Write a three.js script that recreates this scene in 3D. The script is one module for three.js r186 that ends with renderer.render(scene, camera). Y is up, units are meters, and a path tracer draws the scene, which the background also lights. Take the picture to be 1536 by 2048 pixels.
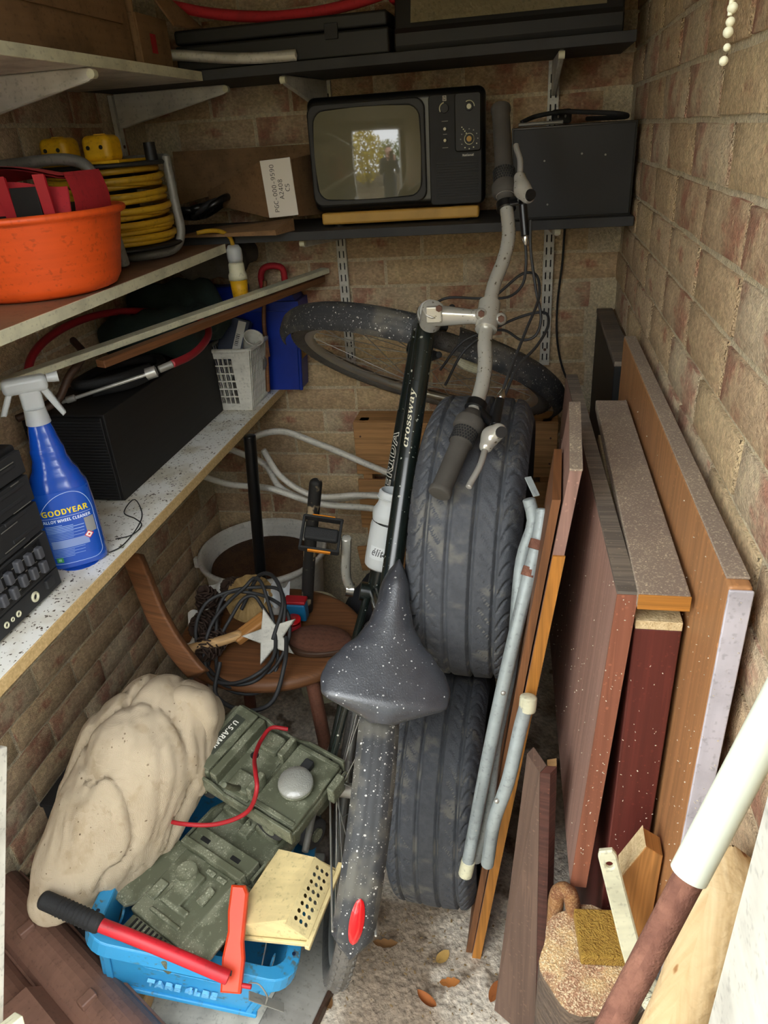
import * as THREE from 'three';
import { RoundedBoxGeometry } from 'three/addons/geometries/RoundedBoxGeometry.js';
import { MarchingCubes } from 'three/addons/objects/MarchingCubes.js';
import { mergeGeometries } from 'three/addons/utils/BufferGeometryUtils.js';

// ---------- camera, sky, exposure ----------
const V3 = THREE.Vector3, PI = Math.PI;
const v = (x, y, z) => new V3(x, y, z);
const scene = new THREE.Scene();
const camera = new THREE.PerspectiveCamera(70.83, 0.75, 0.02, 60);
camera.position.set(0, 1.53, 2.09);
camera.quaternion.setFromRotationMatrix(new THREE.Matrix4().makeBasis(
  v(0.98132, -0.06367, -0.18155), v(-0.02895, 0.88404, -0.46651), v(0.19020, 0.46305, 0.86568)));
scene.background = new THREE.Color().setRGB(0.95, 0.985, 1.0);   // even overcast sky
const renderer = new THREE.WebGLRenderer();
renderer.toneMapping = THREE.LinearToneMapping;
renderer.toneMappingExposure = 7.8;
renderer.shadowMap.enabled = true;

// ---------- random and noise ----------
let seed = 12345;
const rnd = () => { seed = (seed * 1664525 + 1013904223) >>> 0; return seed / 4294967296; };
const rr = (a, b) => a + (b - a) * rnd();
function h2(x, y, s) { let n = (x * 374761393 + y * 668265263 + s * 982451653) | 0; n = Math.imul(n ^ (n >>> 13), 1274126177); return ((n ^ (n >>> 16)) >>> 0) / 4294967296; }
function vn(x, y, px, py, s) {          // periodic value noise
  const xi = Math.floor(x), yi = Math.floor(y), fx = x - xi, fy = y - yi, m = (a, p) => ((a % p) + p) % p;
  const ux = fx * fx * (3 - 2 * fx), uy = fy * fy * (3 - 2 * fy), a = m(xi, px), b = m(xi + 1, px), c = m(yi, py), d = m(yi + 1, py);
  return (h2(a, c, s) * (1 - ux) + h2(b, c, s) * ux) * (1 - uy) + (h2(a, d, s) * (1 - ux) + h2(b, d, s) * ux) * uy;
}
function fbm(u, w, px, py, oct, s) { let t = 0, a = 0.5, n = 0; for (let i = 0; i < oct; i++) { t += a * vn(u * px, w * py, px, py, s + i); n += a; a *= 0.5; px *= 2; py *= 2; } return t / n; }
const lerp = (a, b, t) => a + (b - a) * t, sat = (x) => Math.min(1, Math.max(0, x)), sst = (a, b, x) => { const t = sat((x - a) / (b - a)); return t * t * (3 - 2 * t); };
const mix3 = (a, b, t) => [lerp(a[0], b[0], t), lerp(a[1], b[1], t), lerp(a[2], b[2], t)];

// ---------- textures (uv are metres; size = metres per repeat) ----------
function tex(w, h, size, fn, linear) {
  const d = new Uint8Array(w * h * 4);
  for (let j = 0; j < h; j++) for (let i = 0; i < w; i++) {
    const c = fn((i + 0.5) / w, (j + 0.5) / h), k = (j * w + i) * 4;
    if (typeof c === 'number') { d[k] = d[k + 1] = d[k + 2] = c; } else { d[k] = c[0]; d[k + 1] = c[1]; d[k + 2] = c[2]; }
    d[k + 3] = 255;
  }
  const t = new THREE.DataTexture(d, w, h, THREE.RGBAFormat);
  t.wrapS = t.wrapT = THREE.RepeatWrapping; t.magFilter = THREE.LinearFilter; t.minFilter = THREE.LinearMipmapLinearFilter; t.generateMipmaps = true;
  const s = Array.isArray(size) ? size : [size, size];
  t.repeat.set(1 / s[0], 1 / s[1]);
  if (!linear) t.colorSpace = THREE.SRGBColorSpace;
  t.needsUpdate = true;
  return t;
}
// dots: a map of spots, [u, v, radius, value]
function dots(w, h, n, r0, r1, s0) {
  const f = new Float32Array(w * h); let sd = s0; const R = () => { sd = (sd * 1664525 + 1013904223) >>> 0; return sd / 4294967296; };
  for (let k = 0; k < n; k++) {
    const cx = R() * w, cy = R() * h, r = (r0 + (r1 - r0) * Math.pow(R(), 3)) * w, val = 0.45 + 0.55 * R(), e = 0.6 + R() * 0.8;
    for (let j = -Math.ceil(r + 1); j <= r + 1; j++) for (let i = -Math.ceil(r + 1); i <= r + 1; i++) {
      const q = sat(r + 0.5 - Math.hypot(i * e, j)) * val; if (q <= 0) continue;
      const X = (((cx + i) | 0) + w) % w, Y = (((cy + j) | 0) + h) % h; f[Y * w + X] = Math.max(f[Y * w + X], q);
    }
  }
  return (u, q) => f[Math.min(h - 1, (q * h) | 0) * w + Math.min(w - 1, (u * w) | 0)];
}
const T = {};
T.mottle = tex(256, 256, 0.35, (u, w) => 190 + 65 * fbm(u, w, 6, 6, 5, 3));
T.grime = tex(512, 512, 0.3, (u, w) => { const a = fbm(u, w, 4, 4, 6, 9), b = fbm(u, w, 60, 60, 3, 17), c = fbm(u, w, 3, 50, 3, 19); return 255 - 44 * sst(0.42, 0.8, a) - 30 * sst(0.6, 0.85, b) - 16 * c; });
const dF = dots(1024, 512, 1500, 0.0008, 0.0034, 97);
const dA = dots(512, 512, 420, 0.001, 0.007, 77), dB = dots(512, 512, 900, 0.0012, 0.004, 5), dC = dots(512, 512, 2600, 0.0012, 0.0042, 15), dD = dots(512, 512, 700, 0.001, 0.004, 31);
const grain = (u, w, k, s) => { const q = fbm(u, w, 2, 14, 4, s) * k; const r = 0.5 + 0.5 * Math.sin((w * 14 + q) * 6.283); return 0.65 * r + 0.35 * fbm(u, w, 3, 90, 3, s + 5); };
T.wood = tex(512, 512, [0.5, 0.2], (u, w) => Math.min(255, 165 + 60 * fbm(u, w, 2, 30, 4, 40) + 36 * grain(u, w, 4, 40)));
T.woodDust = tex(512, 512, [0.4, 0.2], (u, w) => { const g = 130 + 45 * grain(u, w, 3, 60); const d = dB(u, w), p = 0.25 * sst(0.4, 0.7, fbm(u, w, 4, 4, 4, 8)); return mix3([g, g * 0.97, g * 0.95], [250, 235, 205], sat(0.85 * d + p * 0.5)); });
T.woodFleck = tex(1024, 512, [0.6, 0.3], (u, w) => { const g = 176 + 66 * fbm(u, w, 2, 40, 4, 70) + 14 * fbm(u, w, 4, 160, 2, 75), f = dF(u, w), sc = sst(0.58, 0.7, fbm(u, w, 4, 70, 3, 4)) * sst(0.42, 0.6, fbm(u, w, 5, 5, 3, 6)); return mix3([g, g, g], [255, 253, 248], sat(1.1 * f + 0.5 * sc)).map((x) => Math.min(255, x)); });
T.sawdust = tex(512, 512, 0.16, (u, w) => { const a = fbm(u, w, 110, 110, 2, 21), b = fbm(u, w, 5, 5, 3, 6), c = fbm(u, w, 60, 60, 2, 25); return mix3(mix3([176, 134, 104], [214, 178, 128], sst(0.35, 0.65, b)), [248, 230, 190], sst(0.45, 0.72, a) * 0.8).map((x) => x * (0.86 + 0.22 * c)).map((x) => Math.min(255, x)); });
T.dustyTop = tex(512, 512, 0.22, (u, w) => { const b = fbm(u, w, 5, 5, 4, 36), e = fbm(u, w, 120, 120, 2, 38); return mix3(mix3([132, 116, 104], [158, 142, 124], b), [238, 220, 182], sat(dC(u, w) * (0.5 + 0.9 * sst(0.4, 0.6, b)) + 0.35 * sst(0.6, 0.75, e))); });
T.speckBlack = tex(512, 512, 0.2, (u, w) => { const b = 26 * fbm(u, w, 8, 8, 4, 2); return mix3([56 + b, 58 + b, 63 + b], [240, 238, 232], sat(dA(u, w) * 1.1)); });
T.speckGreen = tex(512, 512, 0.3, (u, w) => mix3([22, 30, 28], [222, 220, 205], dA(u, w)));
T.speckGuard = tex(512, 512, 0.24, (u, w) => { const b = fbm(u, w, 7, 7, 4, 52); return mix3(mix3([56, 58, 61], [94, 92, 86], sst(0.4, 0.75, b)), [236, 234, 226], sat(dA(u, w) * 1.1 + dB(u, w) * 0.9)); });
T.alloy = tex(256, 256, 0.12, (u, w) => { const b = fbm(u, w, 30, 30, 3, 91); return mix3([226, 225, 220], [96, 86, 72], sst(0.74, 0.84, b) * 0.75); });
T.melamine = tex(1024, 1024, 0.45, (u, w) => { const a = fbm(u, w, 110, 110, 2, 19), b = fbm(u, w, 6, 6, 4, 23), e = fbm(u, w, 40, 40, 3, 29); const c = mix3([240, 239, 232], [206, 198, 178], sst(0.4, 0.75, b)); return mix3(c, [70, 58, 44], Math.max(sst(0.74, 0.8, a) * sst(0.3, 0.6, b + 0.1), sst(0.79, 0.83, e) * 0.9)); });
T.chip = tex(256, 256, 0.1, (u, w) => { const a = fbm(u, w, 30, 30, 3, 4); return mix3([186, 160, 116], [230, 210, 168], a); });
T.concrete = tex(1024, 1024, 0.9, (u, w) => { const a = fbm(u, w, 5, 5, 6, 71), b = fbm(u, w, 120, 120, 2, 13), c = fbm(u, w, 14, 14, 4, 27); let q = mix3([146, 130, 112], [206, 196, 180], sst(0.35, 0.65, a)); q = mix3(q, [92, 76, 60], sst(0.58, 0.75, c) * 0.7); const k = 0.82 + 0.36 * b; return [q[0] * k, q[1] * k, q[2] * k].map((x) => Math.min(255, x)); });
const dE = dots(512, 512, 90, 0.001, 0.006, 44);
T.cloth = tex(512, 512, 0.3, (u, w) => { const a = fbm(u, w, 4, 4, 5, 81), b = fbm(u, w, 12, 12, 4, 87), th = 0.95 + 0.05 * Math.sin(u * 1600) * Math.sin(w * 1600); let q = mix3([200, 188, 168], [226, 216, 198], a); q = mix3(q, [176, 158, 130], sst(0.6, 0.85, b) * 0.4); q = mix3(q, [84, 66, 48], dE(u, w) * 0.85); return q.map((x) => x * th); });
T.oliveDust = tex(512, 512, 0.16, (u, w) => { const a = fbm(u, w, 6, 6, 5, 101), b = fbm(u, w, 90, 90, 2, 103), c = fbm(u, w, 30, 30, 3, 107); return mix3(mix3([104, 107, 92], [138, 140, 126], sst(0.4, 0.7, a)), [214, 214, 202], Math.max(sst(0.7, 0.8, b) * sst(0.35, 0.6, a) * 0.75, sst(0.76, 0.84, c) * 0.4)); });
T.rust = tex(256, 256, 0.1, (u, w) => { const a = fbm(u, w, 10, 10, 5, 121); return mix3([92, 56, 44], [150, 104, 84], a); });
T.tyre = tex(512, 512, 0.3, (u, w) => { const a = fbm(u, w, 6, 12, 5, 131), b = fbm(u, w, 40, 40, 2, 133); return mix3([66 + 14 * b, 69 + 14 * b, 75 + 14 * b], [128, 124, 114], sst(0.55, 0.8, a) * 0.6); });
T.blueCrate = tex(512, 512, 0.3, (u, w) => { const a = fbm(u, w, 8, 8, 5, 141), b = fbm(u, w, 50, 50, 3, 143); return mix3([52, 148, 202], [96, 96, 92], sst(0.55, 0.75, a) * sst(0.5, 0.7, b) * 0.8); });
T.bark = tex(256, 256, [0.25, 0.1], (u, w) => { const a = fbm(u, w, 3, 24, 4, 151), b = fbm(u, w, 10, 10, 3, 153); return mix3(mix3([206, 172, 122], [238, 214, 170], a), [150, 96, 48], sst(0.7, 0.8, b)); });
T.bump = tex(256, 256, 0.12, (u, w) => 255 * fbm(u, w, 16, 16, 4, 161), true);
T.bumpFine = tex(256, 256, 0.05, (u, w) => 255 * fbm(u, w, 24, 24, 3, 163), true);
T.weave = tex(128, 128, 0.02, (u, w) => 128 + 60 * Math.sin(u * 6.283 * 16) + 60 * Math.sin(w * 6.283 * 16), true);

// ---------- materials ----------
function mat(color, rough = 0.7, o = {}) { return new THREE.MeshPhysicalMaterial({ color, roughness: rough, ...o }); }
const bump = (t, s) => ({ bumpMap: t, bumpScale: s });
const M = {
  black: mat('#17181a', 0.55, { map: T.mottle }), blackGloss: mat('#101113', 0.3), blackRub: mat('#1c1d1f', 0.75, { ...bump(T.bumpFine, 0.0006) }),
  blackWood: mat('#1b1a19', 0.6, { map: T.wood }), charcoal: mat('#2b2c2e', 0.7, { map: T.mottle }),
  whitePaint: mat('#dfdccf', 0.55, { map: T.grime }), whiteMetal: mat('#d4d1c6', 0.45, { map: T.grime }), whitePlastic: mat('#dedbd0', 0.45, { map: T.grime }),
  cream: mat('#e3cf98', 0.5, { map: T.grime }), ivory: mat('#e2dfc0', 0.5, { map: T.grime }),
  melamine: mat('#ffffff', 0.5, { map: T.melamine }), chip: mat('#ffffff', 0.9, { map: T.chip, ...bump(T.bumpFine, 0.001) }),
  brownShelf: mat('#8a6446', 0.7, { map: T.grime }), darkShelf: mat('#3a3b3c', 0.7, { map: T.mottle }),
  steel: mat('#b9b8b2', 0.35, { metalness: 0.55 }), chrome: mat('#c9c8c4', 0.22, { metalness: 1 }), dullSteel: mat('#8d8b84', 0.5, { metalness: 0.3, map: T.grime }),
  galv: mat('#aab3b4', 0.5, { metalness: 0.15, map: T.grime }), alloy: mat('#e2e1dc', 0.2, { metalness: 0.45, clearcoat: 0.4, clearcoatRoughness: 0.15, map: T.alloy }),
  rust: mat('#ffffff', 0.9, { map: T.rust, ...bump(T.bumpFine, 0.001) }), rustBolt: mat('#6b4a3a', 0.8, { map: T.mottle }),
  cardboard: mat('#8f6d4a', 0.85, { map: T.grime }),
  orange: mat('#ee5a1c', 0.5, { map: T.grime }), orangeTool: mat('#f0481c', 0.45, { map: T.mottle }),
  red: mat('#c2202c', 0.5, { map: T.mottle }), redFab: mat('#b5232c', 0.8, { map: T.grime }), redHose: mat('#9c1f2b', 0.5), redTool: mat('#cf2230', 0.45, { map: T.grime }),
  yellowCable: mat('#c79a1e', 0.55, { map: T.grime }), yellow: mat('#e3ae16', 0.5, { map: T.grime }), yellowOld: mat('#d9a94e', 0.55, { map: T.mottle }),
  blue: mat('#1438a8', 0.4, { map: T.mottle }), navy: mat('#1a2a4a', 0.5, { map: T.mottle }), blueBag: mat('#1f3f9a', 0.45),
  saddle: mat('#eef1f6', 0.33, { clearcoat: 0.8, clearcoatRoughness: 0.34, map: T.speckBlack, ...bump(T.bumpFine, 0.0004) }), frame: mat('#ffffff', 0.25, { map: T.speckGreen, clearcoat: 0.6, clearcoatRoughness: 0.25 }),
  guard: mat('#ffffff', 0.6, { map: T.speckGuard }),
  tyre: mat('#ffffff', 0.75, { map: T.tyre, ...bump(T.bumpFine, 0.0006) }), tyreDark: mat('#3a3a3b', 0.8, { map: T.mottle }), bikeTyre: mat('#6a6660', 0.85, { map: T.grime, ...bump(T.bumpFine, 0.0015) }),
  grip: mat('#57534d', 0.85, { map: T.mottle }),
  pine: mat('#c68a4a', 0.6, { map: T.wood }), pineLight: mat('#d8ac74', 0.65, { map: T.wood }), plyEdge: mat('#c98637', 0.6, { map: T.wood }), crateWood: mat('#cf9a62', 0.7, { map: T.wood }),
  varnish: mat('#c48c5c', 0.5, { map: T.woodFleck }), brownPanel: mat('#b18a7c', 0.6, { map: T.woodFleck }), redPanel: mat('#6f332c', 0.5, { map: T.woodFleck }), greyWood: mat('#b7ada0', 0.85, { map: T.woodDust }),
  dustTop: mat('#ffffff', 0.95, { map: T.dustyTop }), sawdust: mat('#ffffff', 0.95, { map: T.sawdust, ...bump(T.bumpFine, 0.002) }), paleEdge: mat('#c9c4cc', 0.6, { map: T.grime }),
  oldWood: mat('#8a5a36', 0.6, { map: T.wood }), darkWood: mat('#4d3424', 0.6, { map: T.wood }), leather: mat('#7a4e3c', 0.6, { map: T.grime, ...bump(T.bumpFine, 0.0008) }),
  cloth: mat('#f6eee2', 0.95, { map: T.cloth, sheen: 0.3, ...bump(T.weave, 0.0006) }), olive: mat('#d6d8ca', 0.6, { map: T.oliveDust }),
  crate: mat('#ffffff', 0.4, { map: T.blueCrate }), brownPlastic: mat('#7d5c4e', 0.5, { map: T.grime }),
  bark: mat('#ffffff', 0.85, { map: T.bark, ...bump(T.bump, 0.002) }), stumpBark: mat('#a08d7c', 0.95, { map: T.woodDust, ...bump(T.bump, 0.006) }),
  rubberCord: mat('#2a2b2d', 0.6), concrete: mat('#ffffff', 0.95, { map: T.concrete, ...bump(T.bump, 0.004) }),
  clear: mat('#e8ecec', 0.3, { transmission: 0.55, thickness: 0, roughness: 0.35 }), lens: mat('#a9aaa2', 0.2, { map: T.mottle, clearcoat: 1, clearcoatRoughness: 0.08, ...bump(T.bumpFine, 0.001) }),
  paper: mat('#d8d6d0', 0.9), amber: mat('#e08a12', 0.3), redLens: mat('#d4141e', 0.25, { clearcoat: 0.6 }), sponge: mat('#c8b264', 0.95, { map: T.chip, ...bump(T.bumpFine, 0.003) }),
  foil: mat('#c9cdd0', 0.6),
};

// ---------- geometry helpers ----------
function uvm(g) {              // uv in metres, each triangle projected along its main axis
  if (g.index) g = g.toNonIndexed();
  const p = g.attributes.position, n = p.count, uv = new Float32Array(n * 2), a = v(0, 0, 0), b = v(0, 0, 0), c = v(0, 0, 0);
  for (let i = 0; i < n; i += 3) {
    a.fromBufferAttribute(p, i); b.fromBufferAttribute(p, i + 1); c.fromBufferAttribute(p, i + 2);
    const N = b.clone().sub(a).cross(c.clone().sub(a)), x = Math.abs(N.x), y = Math.abs(N.y), z = Math.abs(N.z);
    [a, b, c].forEach((q, k) => { const [s, t] = x > y && x > z ? [q.z, q.y] : y > z ? [q.x, q.z] : [q.x, q.y]; uv[(i + k) * 2] = s; uv[(i + k) * 2 + 1] = t; });
  }
  g.setAttribute('uv', new THREE.BufferAttribute(uv, 2));
  return g;
}
const at = (g, x, y, z) => g.translate(x, y, z);
const rot = (g, x, y, z) => { if (x) g.rotateX(x); if (y) g.rotateY(y); if (z) g.rotateZ(z); return g; };
const box = (w, h, d, r = 0.002, s = 1) => uvm(new RoundedBoxGeometry(w, h, d, s, Math.min(r, w / 2.1, h / 2.1, d / 2.1)));
const cyl = (r0, r1, h, seg = 20) => uvm(new THREE.CylinderGeometry(r0, r1, h, seg));
const ball = (r, a = 16, b = 12) => uvm(new THREE.SphereGeometry(r, a, b));
const lathe = (pts, seg = 32, a0, a1) => uvm(new THREE.LatheGeometry(pts.map(([x, y]) => new THREE.Vector2(x, y)), seg, a0, a1));
const torus = (R, r, a = 12, b = 48, arc) => uvm(new THREE.TorusGeometry(R, r, a, b, arc));
const pt = (q) => (q.isVector3 ? q : v(q[0], q[1], q[2]));
function tube(pts, r, o = {}) {   // swept round bar with closed ends; o.closed, o.straight, o.seg, o.rs
  pts = pts.map(pt);
  let cv;
  if (o.straight) { cv = new THREE.CurvePath(); for (let i = 0; i < pts.length - 1; i++) cv.add(new THREE.LineCurve3(pts[i], pts[i + 1])); } else cv = new THREE.CatmullRomCurve3(pts, !!o.closed, 'centripetal');
  const n = o.n ?? Math.max(8, pts.length * 8), g = uvm(new THREE.TubeGeometry(cv, n, r, o.rs ?? 10, !!o.closed));
  if (o.closed || o.open) return g;
  const caps = [0, 1].map((t) => { const q = cv.getPointAt(t), d = cv.getTangentAt(t).multiplyScalar(t ? 1 : -1), c = new THREE.SphereGeometry(r * 0.995, o.rs ?? 10, 6, 0, 2 * PI, 0, PI / 2); c.scale(1, o.cap ?? 0.35, 1); c.applyQuaternion(new THREE.Quaternion().setFromUnitVectors(v(0, 1, 0), d)); return uvm(c.translate(q.x, q.y, q.z)); });
  return merge([g, ...caps]);
}
function merge(gs) { gs = gs.map((g) => { g = g.index ? g.toNonIndexed() : g; for (const k of Object.keys(g.attributes)) if (!['position', 'normal', 'uv'].includes(k)) g.deleteAttribute(k); if (!g.attributes.normal) g.computeVertexNormals(); if (!g.attributes.uv) g = uvm(g); return g; }); return mergeGeometries(gs, false); }
function shape(pts, holes = []) { const s = new THREE.Shape(pts.map(([x, y]) => new THREE.Vector2(x, y))); for (const h of holes) s.holes.push(new THREE.Path(h.map(([x, y]) => new THREE.Vector2(x, y)))); return s; }
function prism(pts, depth, b = 0.001, holes = [], seg = 1) {   // outline in x,y; depth along z, centred
  const g = new THREE.ExtrudeGeometry(Array.isArray(pts) ? shape(pts, holes) : pts, { depth: Math.max(1e-4, depth - 2 * b), bevelEnabled: b > 0, bevelThickness: b, bevelSize: b, bevelOffset: -b, bevelSegments: seg, steps: 1, curveSegments: 16 });
  return uvm(g.translate(0, 0, -depth / 2 + b));
}
function rrect(w, h, r, n = 5) { const o = []; for (const [cx, cy, a] of [[w / 2 - r, h / 2 - r, 0], [-w / 2 + r, h / 2 - r, PI / 2], [-w / 2 + r, -h / 2 + r, PI], [w / 2 - r, -h / 2 + r, 1.5 * PI]]) for (let i = 0; i <= n; i++) o.push([cx + r * Math.cos(a + i / n * PI / 2), cy + r * Math.sin(a + i / n * PI / 2)]); return o; }
const circ = (x, y, r, n = 16) => Array.from({ length: n }, (_, i) => [x + r * Math.cos(i / n * 2 * PI), y + r * Math.sin(i / n * 2 * PI)]);
function grid(nu, nv, fn, closeU) {     // surface from a function of (0..1, 0..1)
  const p = [], ix = [];
  for (let j = 0; j <= nv; j++) for (let i = 0; i <= nu; i++) { const q = fn(i / nu, j / nv); p.push(q[0], q[1], q[2]); }
  for (let j = 0; j < nv; j++) for (let i = 0; i < nu; i++) { const a = j * (nu + 1) + i; ix.push(a, a + 1, a + nu + 2, a, a + nu + 2, a + nu + 1); }
  const g = new THREE.BufferGeometry(); g.setAttribute('position', new THREE.Float32BufferAttribute(p, 3)); g.setIndex(ix); g.computeVertexNormals();
  if (closeU) { const n = g.attributes.normal; for (let j = 0; j <= nv; j++) { const a = j * (nu + 1), b = a + nu, s = v(n.getX(a) + n.getX(b), n.getY(a) + n.getY(b), n.getZ(a) + n.getZ(b)).normalize(); n.setXYZ(a, s.x, s.y, s.z); n.setXYZ(b, s.x, s.y, s.z); } }
  return uvm(g);
}
// blended tapered capsules meshed as one surface: bones = [[p0, r0, p1, r1], ...]
function blob(bones, cell, k, bendFn) {
  const bb = new THREE.Box3(); bones = bones.map(([a, ra, b, rb]) => [pt(a), ra, pt(b), rb]);
  for (const [a, ra, b, rb] of bones) { bb.expandByPoint(a.clone().addScalar(ra)); bb.expandByPoint(a.clone().addScalar(-ra)); bb.expandByPoint(b.clone().addScalar(rb)); bb.expandByPoint(b.clone().addScalar(-rb)); }
  const c = bb.getCenter(v(0, 0, 0)), s = bb.getSize(v(0, 0, 0)), half = Math.max(s.x, s.y, s.z) / 2 + 3 * cell, n = Math.min(90, Math.ceil(2 * half / cell));
  const mc = new MarchingCubes(n, new THREE.MeshBasicMaterial(), false, false, 400000); mc.isolation = 0; mc.reset();
  const P = v(0, 0, 0), ab = v(0, 0, 0), ap = v(0, 0, 0);
  for (let z = 0; z < n; z++) for (let y = 0; y < n; y++) for (let x = 0; x < n; x++) {
    P.set((x - n / 2) / (n / 2) * half + c.x, (y - n / 2) / (n / 2) * half + c.y, (z - n / 2) / (n / 2) * half + c.z);
    let acc = 0;
    for (const [a, ra, b, rb] of bones) { ab.subVectors(b, a); ap.subVectors(P, a); const t = sat(ap.dot(ab) / Math.max(1e-9, ab.lengthSq())); acc += Math.exp(-k * (ap.addScaledVector(ab, -t).length() - lerp(ra, rb, t))); }
    let d = -Math.log(Math.max(1e-30, acc)) / k; if (bendFn) d += bendFn(P);
    mc.field[x + y * n + z * n * n] = -d;
  }
  mc.update();
  const g = new THREE.BufferGeometry(), cnt = mc.count; g.setAttribute('position', new THREE.BufferAttribute(mc.positionArray.slice(0, cnt * 3), 3)); g.setAttribute('normal', new THREE.BufferAttribute(mc.normalArray.slice(0, cnt * 3), 3));
  g.scale(half, half, half); g.translate(c.x, c.y, c.z);
  return uvm(g);
}

// ---------- scene helpers ----------
const used = {};
function numbered(n) { used[n] = (used[n] ?? -1) + 1; return used[n] ? n + '_' + String(used[n]).padStart(3, '0') : n; }
function tag(o, label, category, group) { o.userData = { label, category, ...(group ? { group } : {}) }; return o; }
function thing(name, label, category, pos = [0, 0, 0], group) { const o = new THREE.Group(); o.name = numbered(name); o.position.set(...(pos.isVector3 ? pos.toArray() : pos)); tag(o, label, category, group); scene.add(o); return o; }
function part(parent, name, geo, m, label) { const o = new THREE.Mesh(geo, m); o.name = name; o.castShadow = o.receiveShadow = true; if (label) o.userData.label = label; parent.add(o); return o; }
function solo(name, geo, m, label, category, group) { const o = part(scene, numbered(name), geo, m); return tag(o, label, category, group); }
function struct(name, geo, m) { const o = part(scene, name, geo, m); o.userData.kind = 'structure'; return o; }
function orient(o, x, yHint, pos) {   // local x axis along x, local y as near yHint as can be
  const X = pt(x).clone().normalize(), Z = X.clone().cross(pt(yHint)).normalize(), Y = Z.clone().cross(X);
  o.quaternion.setFromRotationMatrix(new THREE.Matrix4().makeBasis(X, Y, Z)); if (pos) o.position.copy(pt(pos)); return o;
}
function beamGeo(p0, p1, w, t, yHint = [0, 1, 0], r = 0.002) {   // bar p0 -> p1, w along local z, t along local y
  p0 = pt(p0); p1 = pt(p1); const L = p0.distanceTo(p1), g = box(L, t, w, r), X = p1.clone().sub(p0).normalize(), Z = X.clone().cross(pt(yHint)).normalize(), Y = Z.clone().cross(X), m = p0.clone().add(p1).multiplyScalar(0.5);
  g.applyMatrix4(new THREE.Matrix4().makeBasis(X, Y, Z).setPosition(m)); return g;
}
function hexGeo(c, r = 0) {    // solid from 8 corners: bottom 4 then top 4, each going round
  const f = [[0, 3, 2, 1], [4, 5, 6, 7], [0, 1, 5, 4], [1, 2, 6, 5], [2, 3, 7, 6], [3, 0, 4, 7]], p = [];
  for (const [a, b, d, e] of f) for (const i of [a, b, d, a, d, e]) p.push(...c[i]);
  const g = new THREE.BufferGeometry(); g.setAttribute('position', new THREE.Float32BufferAttribute(p, 3)); g.computeVertexNormals(); return uvm(g);
}
function textTex(w, h, draw, bg) { const c = document.createElement('canvas'); c.width = w; c.height = h; const x = c.getContext('2d'); if (bg) { x.fillStyle = bg; x.fillRect(0, 0, w, h); } draw(x, w, h); const t = new THREE.CanvasTexture(c); t.colorSpace = THREE.SRGBColorSpace; return t; }
function decal(parent, name, w, h, m, pos, rotn = [0, 0, 0], label) { const o = part(parent, name, new THREE.PlaneGeometry(w, h), m, label); o.position.set(...pos); o.rotation.set(...rotn); return o; }

// ================= the room =================
const XL = -1.05, XR = 0.225, ZF = 1.78, HC = 2.12;
const brickMaps = [0, 1, 2].map((k) => tex(256, 128, [0.225, 0.075], (u, w) => {
  const a = fbm(u, w, 4, 2, 5, 200 + k), b = fbm(u, w, 24, 3, 4, 210 + k), c = fbm(u, w, 40, 20, 2, 220 + k);
  let q = mix3([202, 184, 154], [180, 158, 130], a); q = mix3(q, [160, 108, 90], sst(0.46 + k * 0.05, 0.8, fbm(u, w, 3, 2, 4, 230 + k)) * 0.8);
  q = mix3(q, [212, 196, 160], sst(0.5, 0.75, b) * 0.55); const s = 0.85 + 0.3 * c; return q.map((x) => Math.min(255, x * s)); }));
const mortarMap = tex(512, 512, 0.4, (u, w) => { const a = fbm(u, w, 8, 8, 5, 401), c = fbm(u, w, 90, 90, 2, 402); const q = mix3([208, 194, 160], [194, 180, 154], a), s = 0.85 + 0.3 * c; return q.map((x) => Math.min(255, x * s)); });
const bb = bump(T.bumpFine, 0.002);
const brickR = [['#ffffff', 0], ['#f6ece0', 1], ['#fff8ea', 2], ['#f4eae2', 0], ['#faf2ea', 1]].map(([c, k]) => mat(c, 0.92, { map: brickMaps[k], ...bb }));
const mortarR = mat('#ffffff', 0.95, { map: mortarMap, ...bump(T.bumpFine, 0.003) });
function brickGeo(L, s) {       // front face in x,y towards +z, uneven arrises
  let sd = s * 7919 + 13; const R = () => { sd = (sd * 1664525 + 1013904223) >>> 0; return sd / 4294967296 - 0.5; };
  const nu = 4, nv = 2, H = 0.0655, D = 0.012, P = [], ix = [];
  for (let j = 0; j <= nv; j++) for (let i = 0; i <= nu; i++) { const e = i === 0 || j === 0 || i === nu || j === nv; P.push((i / nu - 0.5) * L + R() * 0.003, (j / nv - 0.5) * H + R() * 0.003, (e ? -0.0015 : 0.001) + R() * 0.002); }
  for (let j = 0; j < nv; j++) for (let i = 0; i < nu; i++) { const a = j * (nu + 1) + i; ix.push(a, a + 1, a + nu + 2, a, a + nu + 2, a + nu + 1); }
  const ring = []; for (let i = 0; i <= nu; i++) ring.push(i); for (let j = 1; j <= nv; j++) ring.push(j * (nu + 1) + nu); for (let i = nu - 1; i >= 0; i--) ring.push(nv * (nu + 1) + i); for (let j = nv - 1; j > 0; j--) ring.push(j * (nu + 1));
  const b0 = P.length / 3; for (const r of ring) P.push(P[r * 3] * 1.01, P[r * 3 + 1] * 1.03, -D);
  ring.forEach((r, k) => { const n = (k + 1) % ring.length; ix.push(r, b0 + k, b0 + n, r, b0 + n, ring[n]); });
  const g = new THREE.BufferGeometry(); g.setAttribute('position', new THREE.Float32BufferAttribute(P, 3)); g.setIndex(ix); g.computeVertexNormals();
  const u = uvm(g), q = u.attributes.uv; for (let i = 0; i < q.count; i++) q.setXY(i, q.getX(i) + s * 0.083, q.getY(i) + s * 0.031); return u;
}
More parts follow.
